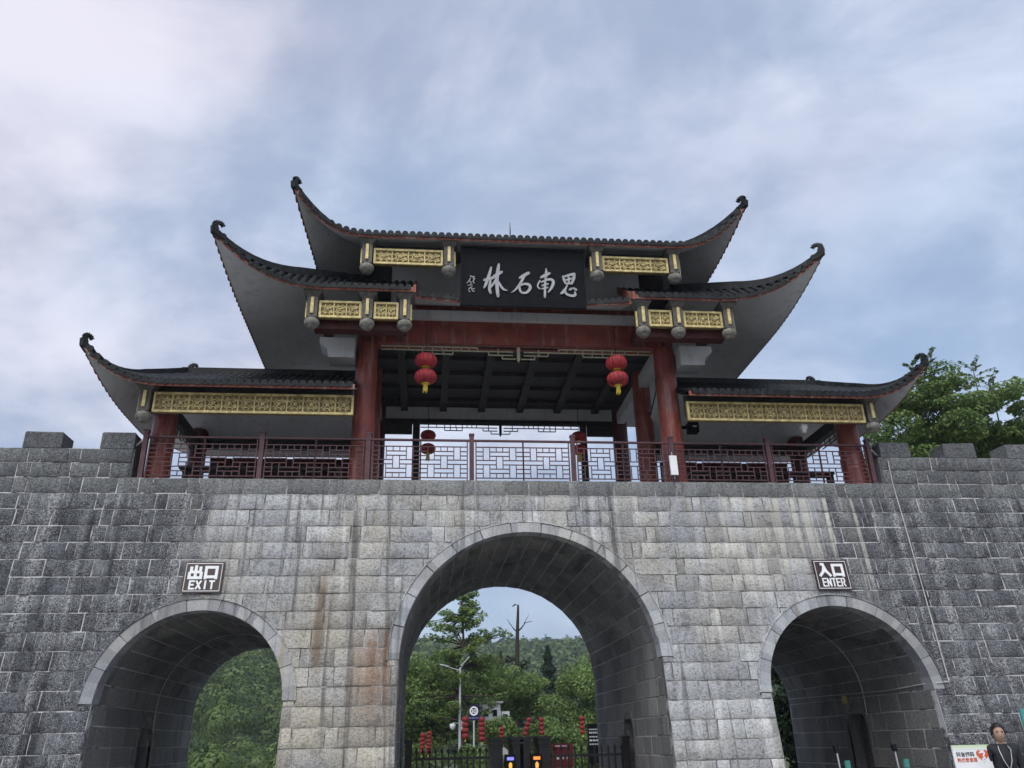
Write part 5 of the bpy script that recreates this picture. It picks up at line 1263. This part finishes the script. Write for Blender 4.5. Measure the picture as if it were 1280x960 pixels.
MB().box((1.35,36,0),(2.55,38,3.75)).build('wall', M_WHITE, hs); MB().box((2.551,36.2,0),(3.1,38,3.3)).build('side_wall', M_WHITE, hs); MB().box((1.2,35.8,3.751),(2.7,38.2,3.85)).build('roof', M_SOFFIT, hs)
for x, z in ((1.55, 3.0), (2.05, 3.0), (2.68, 2.75)):
    y_ = 36 if x < 2.5 else 36.2
    w_ = MB().box((x,y_-.03,z),(x+.32,y_-.001,z+.42)).build('window', M_WHITE, hs); MB().box((x+.03,y_-.045,z+.03),(x+.29,y_-.031,z+.39)).build('pane', M_BLACK, w_)
t = empty('information_stand', (4.1, 14, 0), 'black notice panel with rows of white text by the right wall of the middle arch', 'board'); MB().box((3.62,14,.9),(4.6,14.05,2.12)).build('panel', M_BLACK, t)
mb = MB(); rr_ = random.Random(4)
for k, z in enumerate((1.93, 1.82, 1.70, 1.58, 1.47)):
    x = 3.66
    while x < 4.5: l = rr_.uniform(.03, .10); mb.box((x, 13.992, z), (x+l, 13.998, z+(.055 if k % 2 else .04))); x += l+.02
mb.build('white_text', M_WHITE, t); MB().box((3.7,14.06,.004),(3.76,14.1,.9)).box((4.45,14.06,.004),(4.51,14.1,.9)).build('leg', M_IRON, t)
t = empty('red_panel_board', (2.72, 14, 0), 'dark red information board with small white marks behind the right iron fence', 'board'); MB().box((2.36,14,.8),(3.08,14.05,1.54)).build('panel', paint('crimson_board', (.13,.015,.02), .5, .1), t)
mb = MB()
for k in range(10): mb.box((2.44+k*.045, 13.99, 1.44), (2.468+k*.045, 13.998, 1.475))
for x in (2.52, 2.68, 2.86): mb.box((x, 13.99, 1.05), (x+.08, 13.998, 1.20))
mb.build('white_marks', M_WHITE, t); MB().box((2.42,14.06,.004),(2.48,14.1,.8)).box((2.96,14.06,.004),(3.02,14.1,.8)).build('leg', M_IRON, t)

# ================================================================== HAZE
hz = MB().box((-480,-40,-4),(480,720,64)).build('haze', None); tag(hz, 'thin pale damp air fading the far wooded hills', 'haze', kind='stuff')
hm = bpy.data.materials.new('haze'); hm.use_nodes = True; hm.node_tree.nodes.clear()
ho = hm.node_tree.nodes.new('ShaderNodeOutputMaterial'); hv = hm.node_tree.nodes.new('ShaderNodeVolumePrincipled'); hm.node_tree.links.new(hv.outputs[0], ho.inputs['Volume'])
hv.inputs['Color'].default_value = (.80,.87,.95,1); hv.inputs['Density'].default_value = 0.00045; hv.inputs['Anisotropy'].default_value = 0.2
hz.data.materials.append(hm)
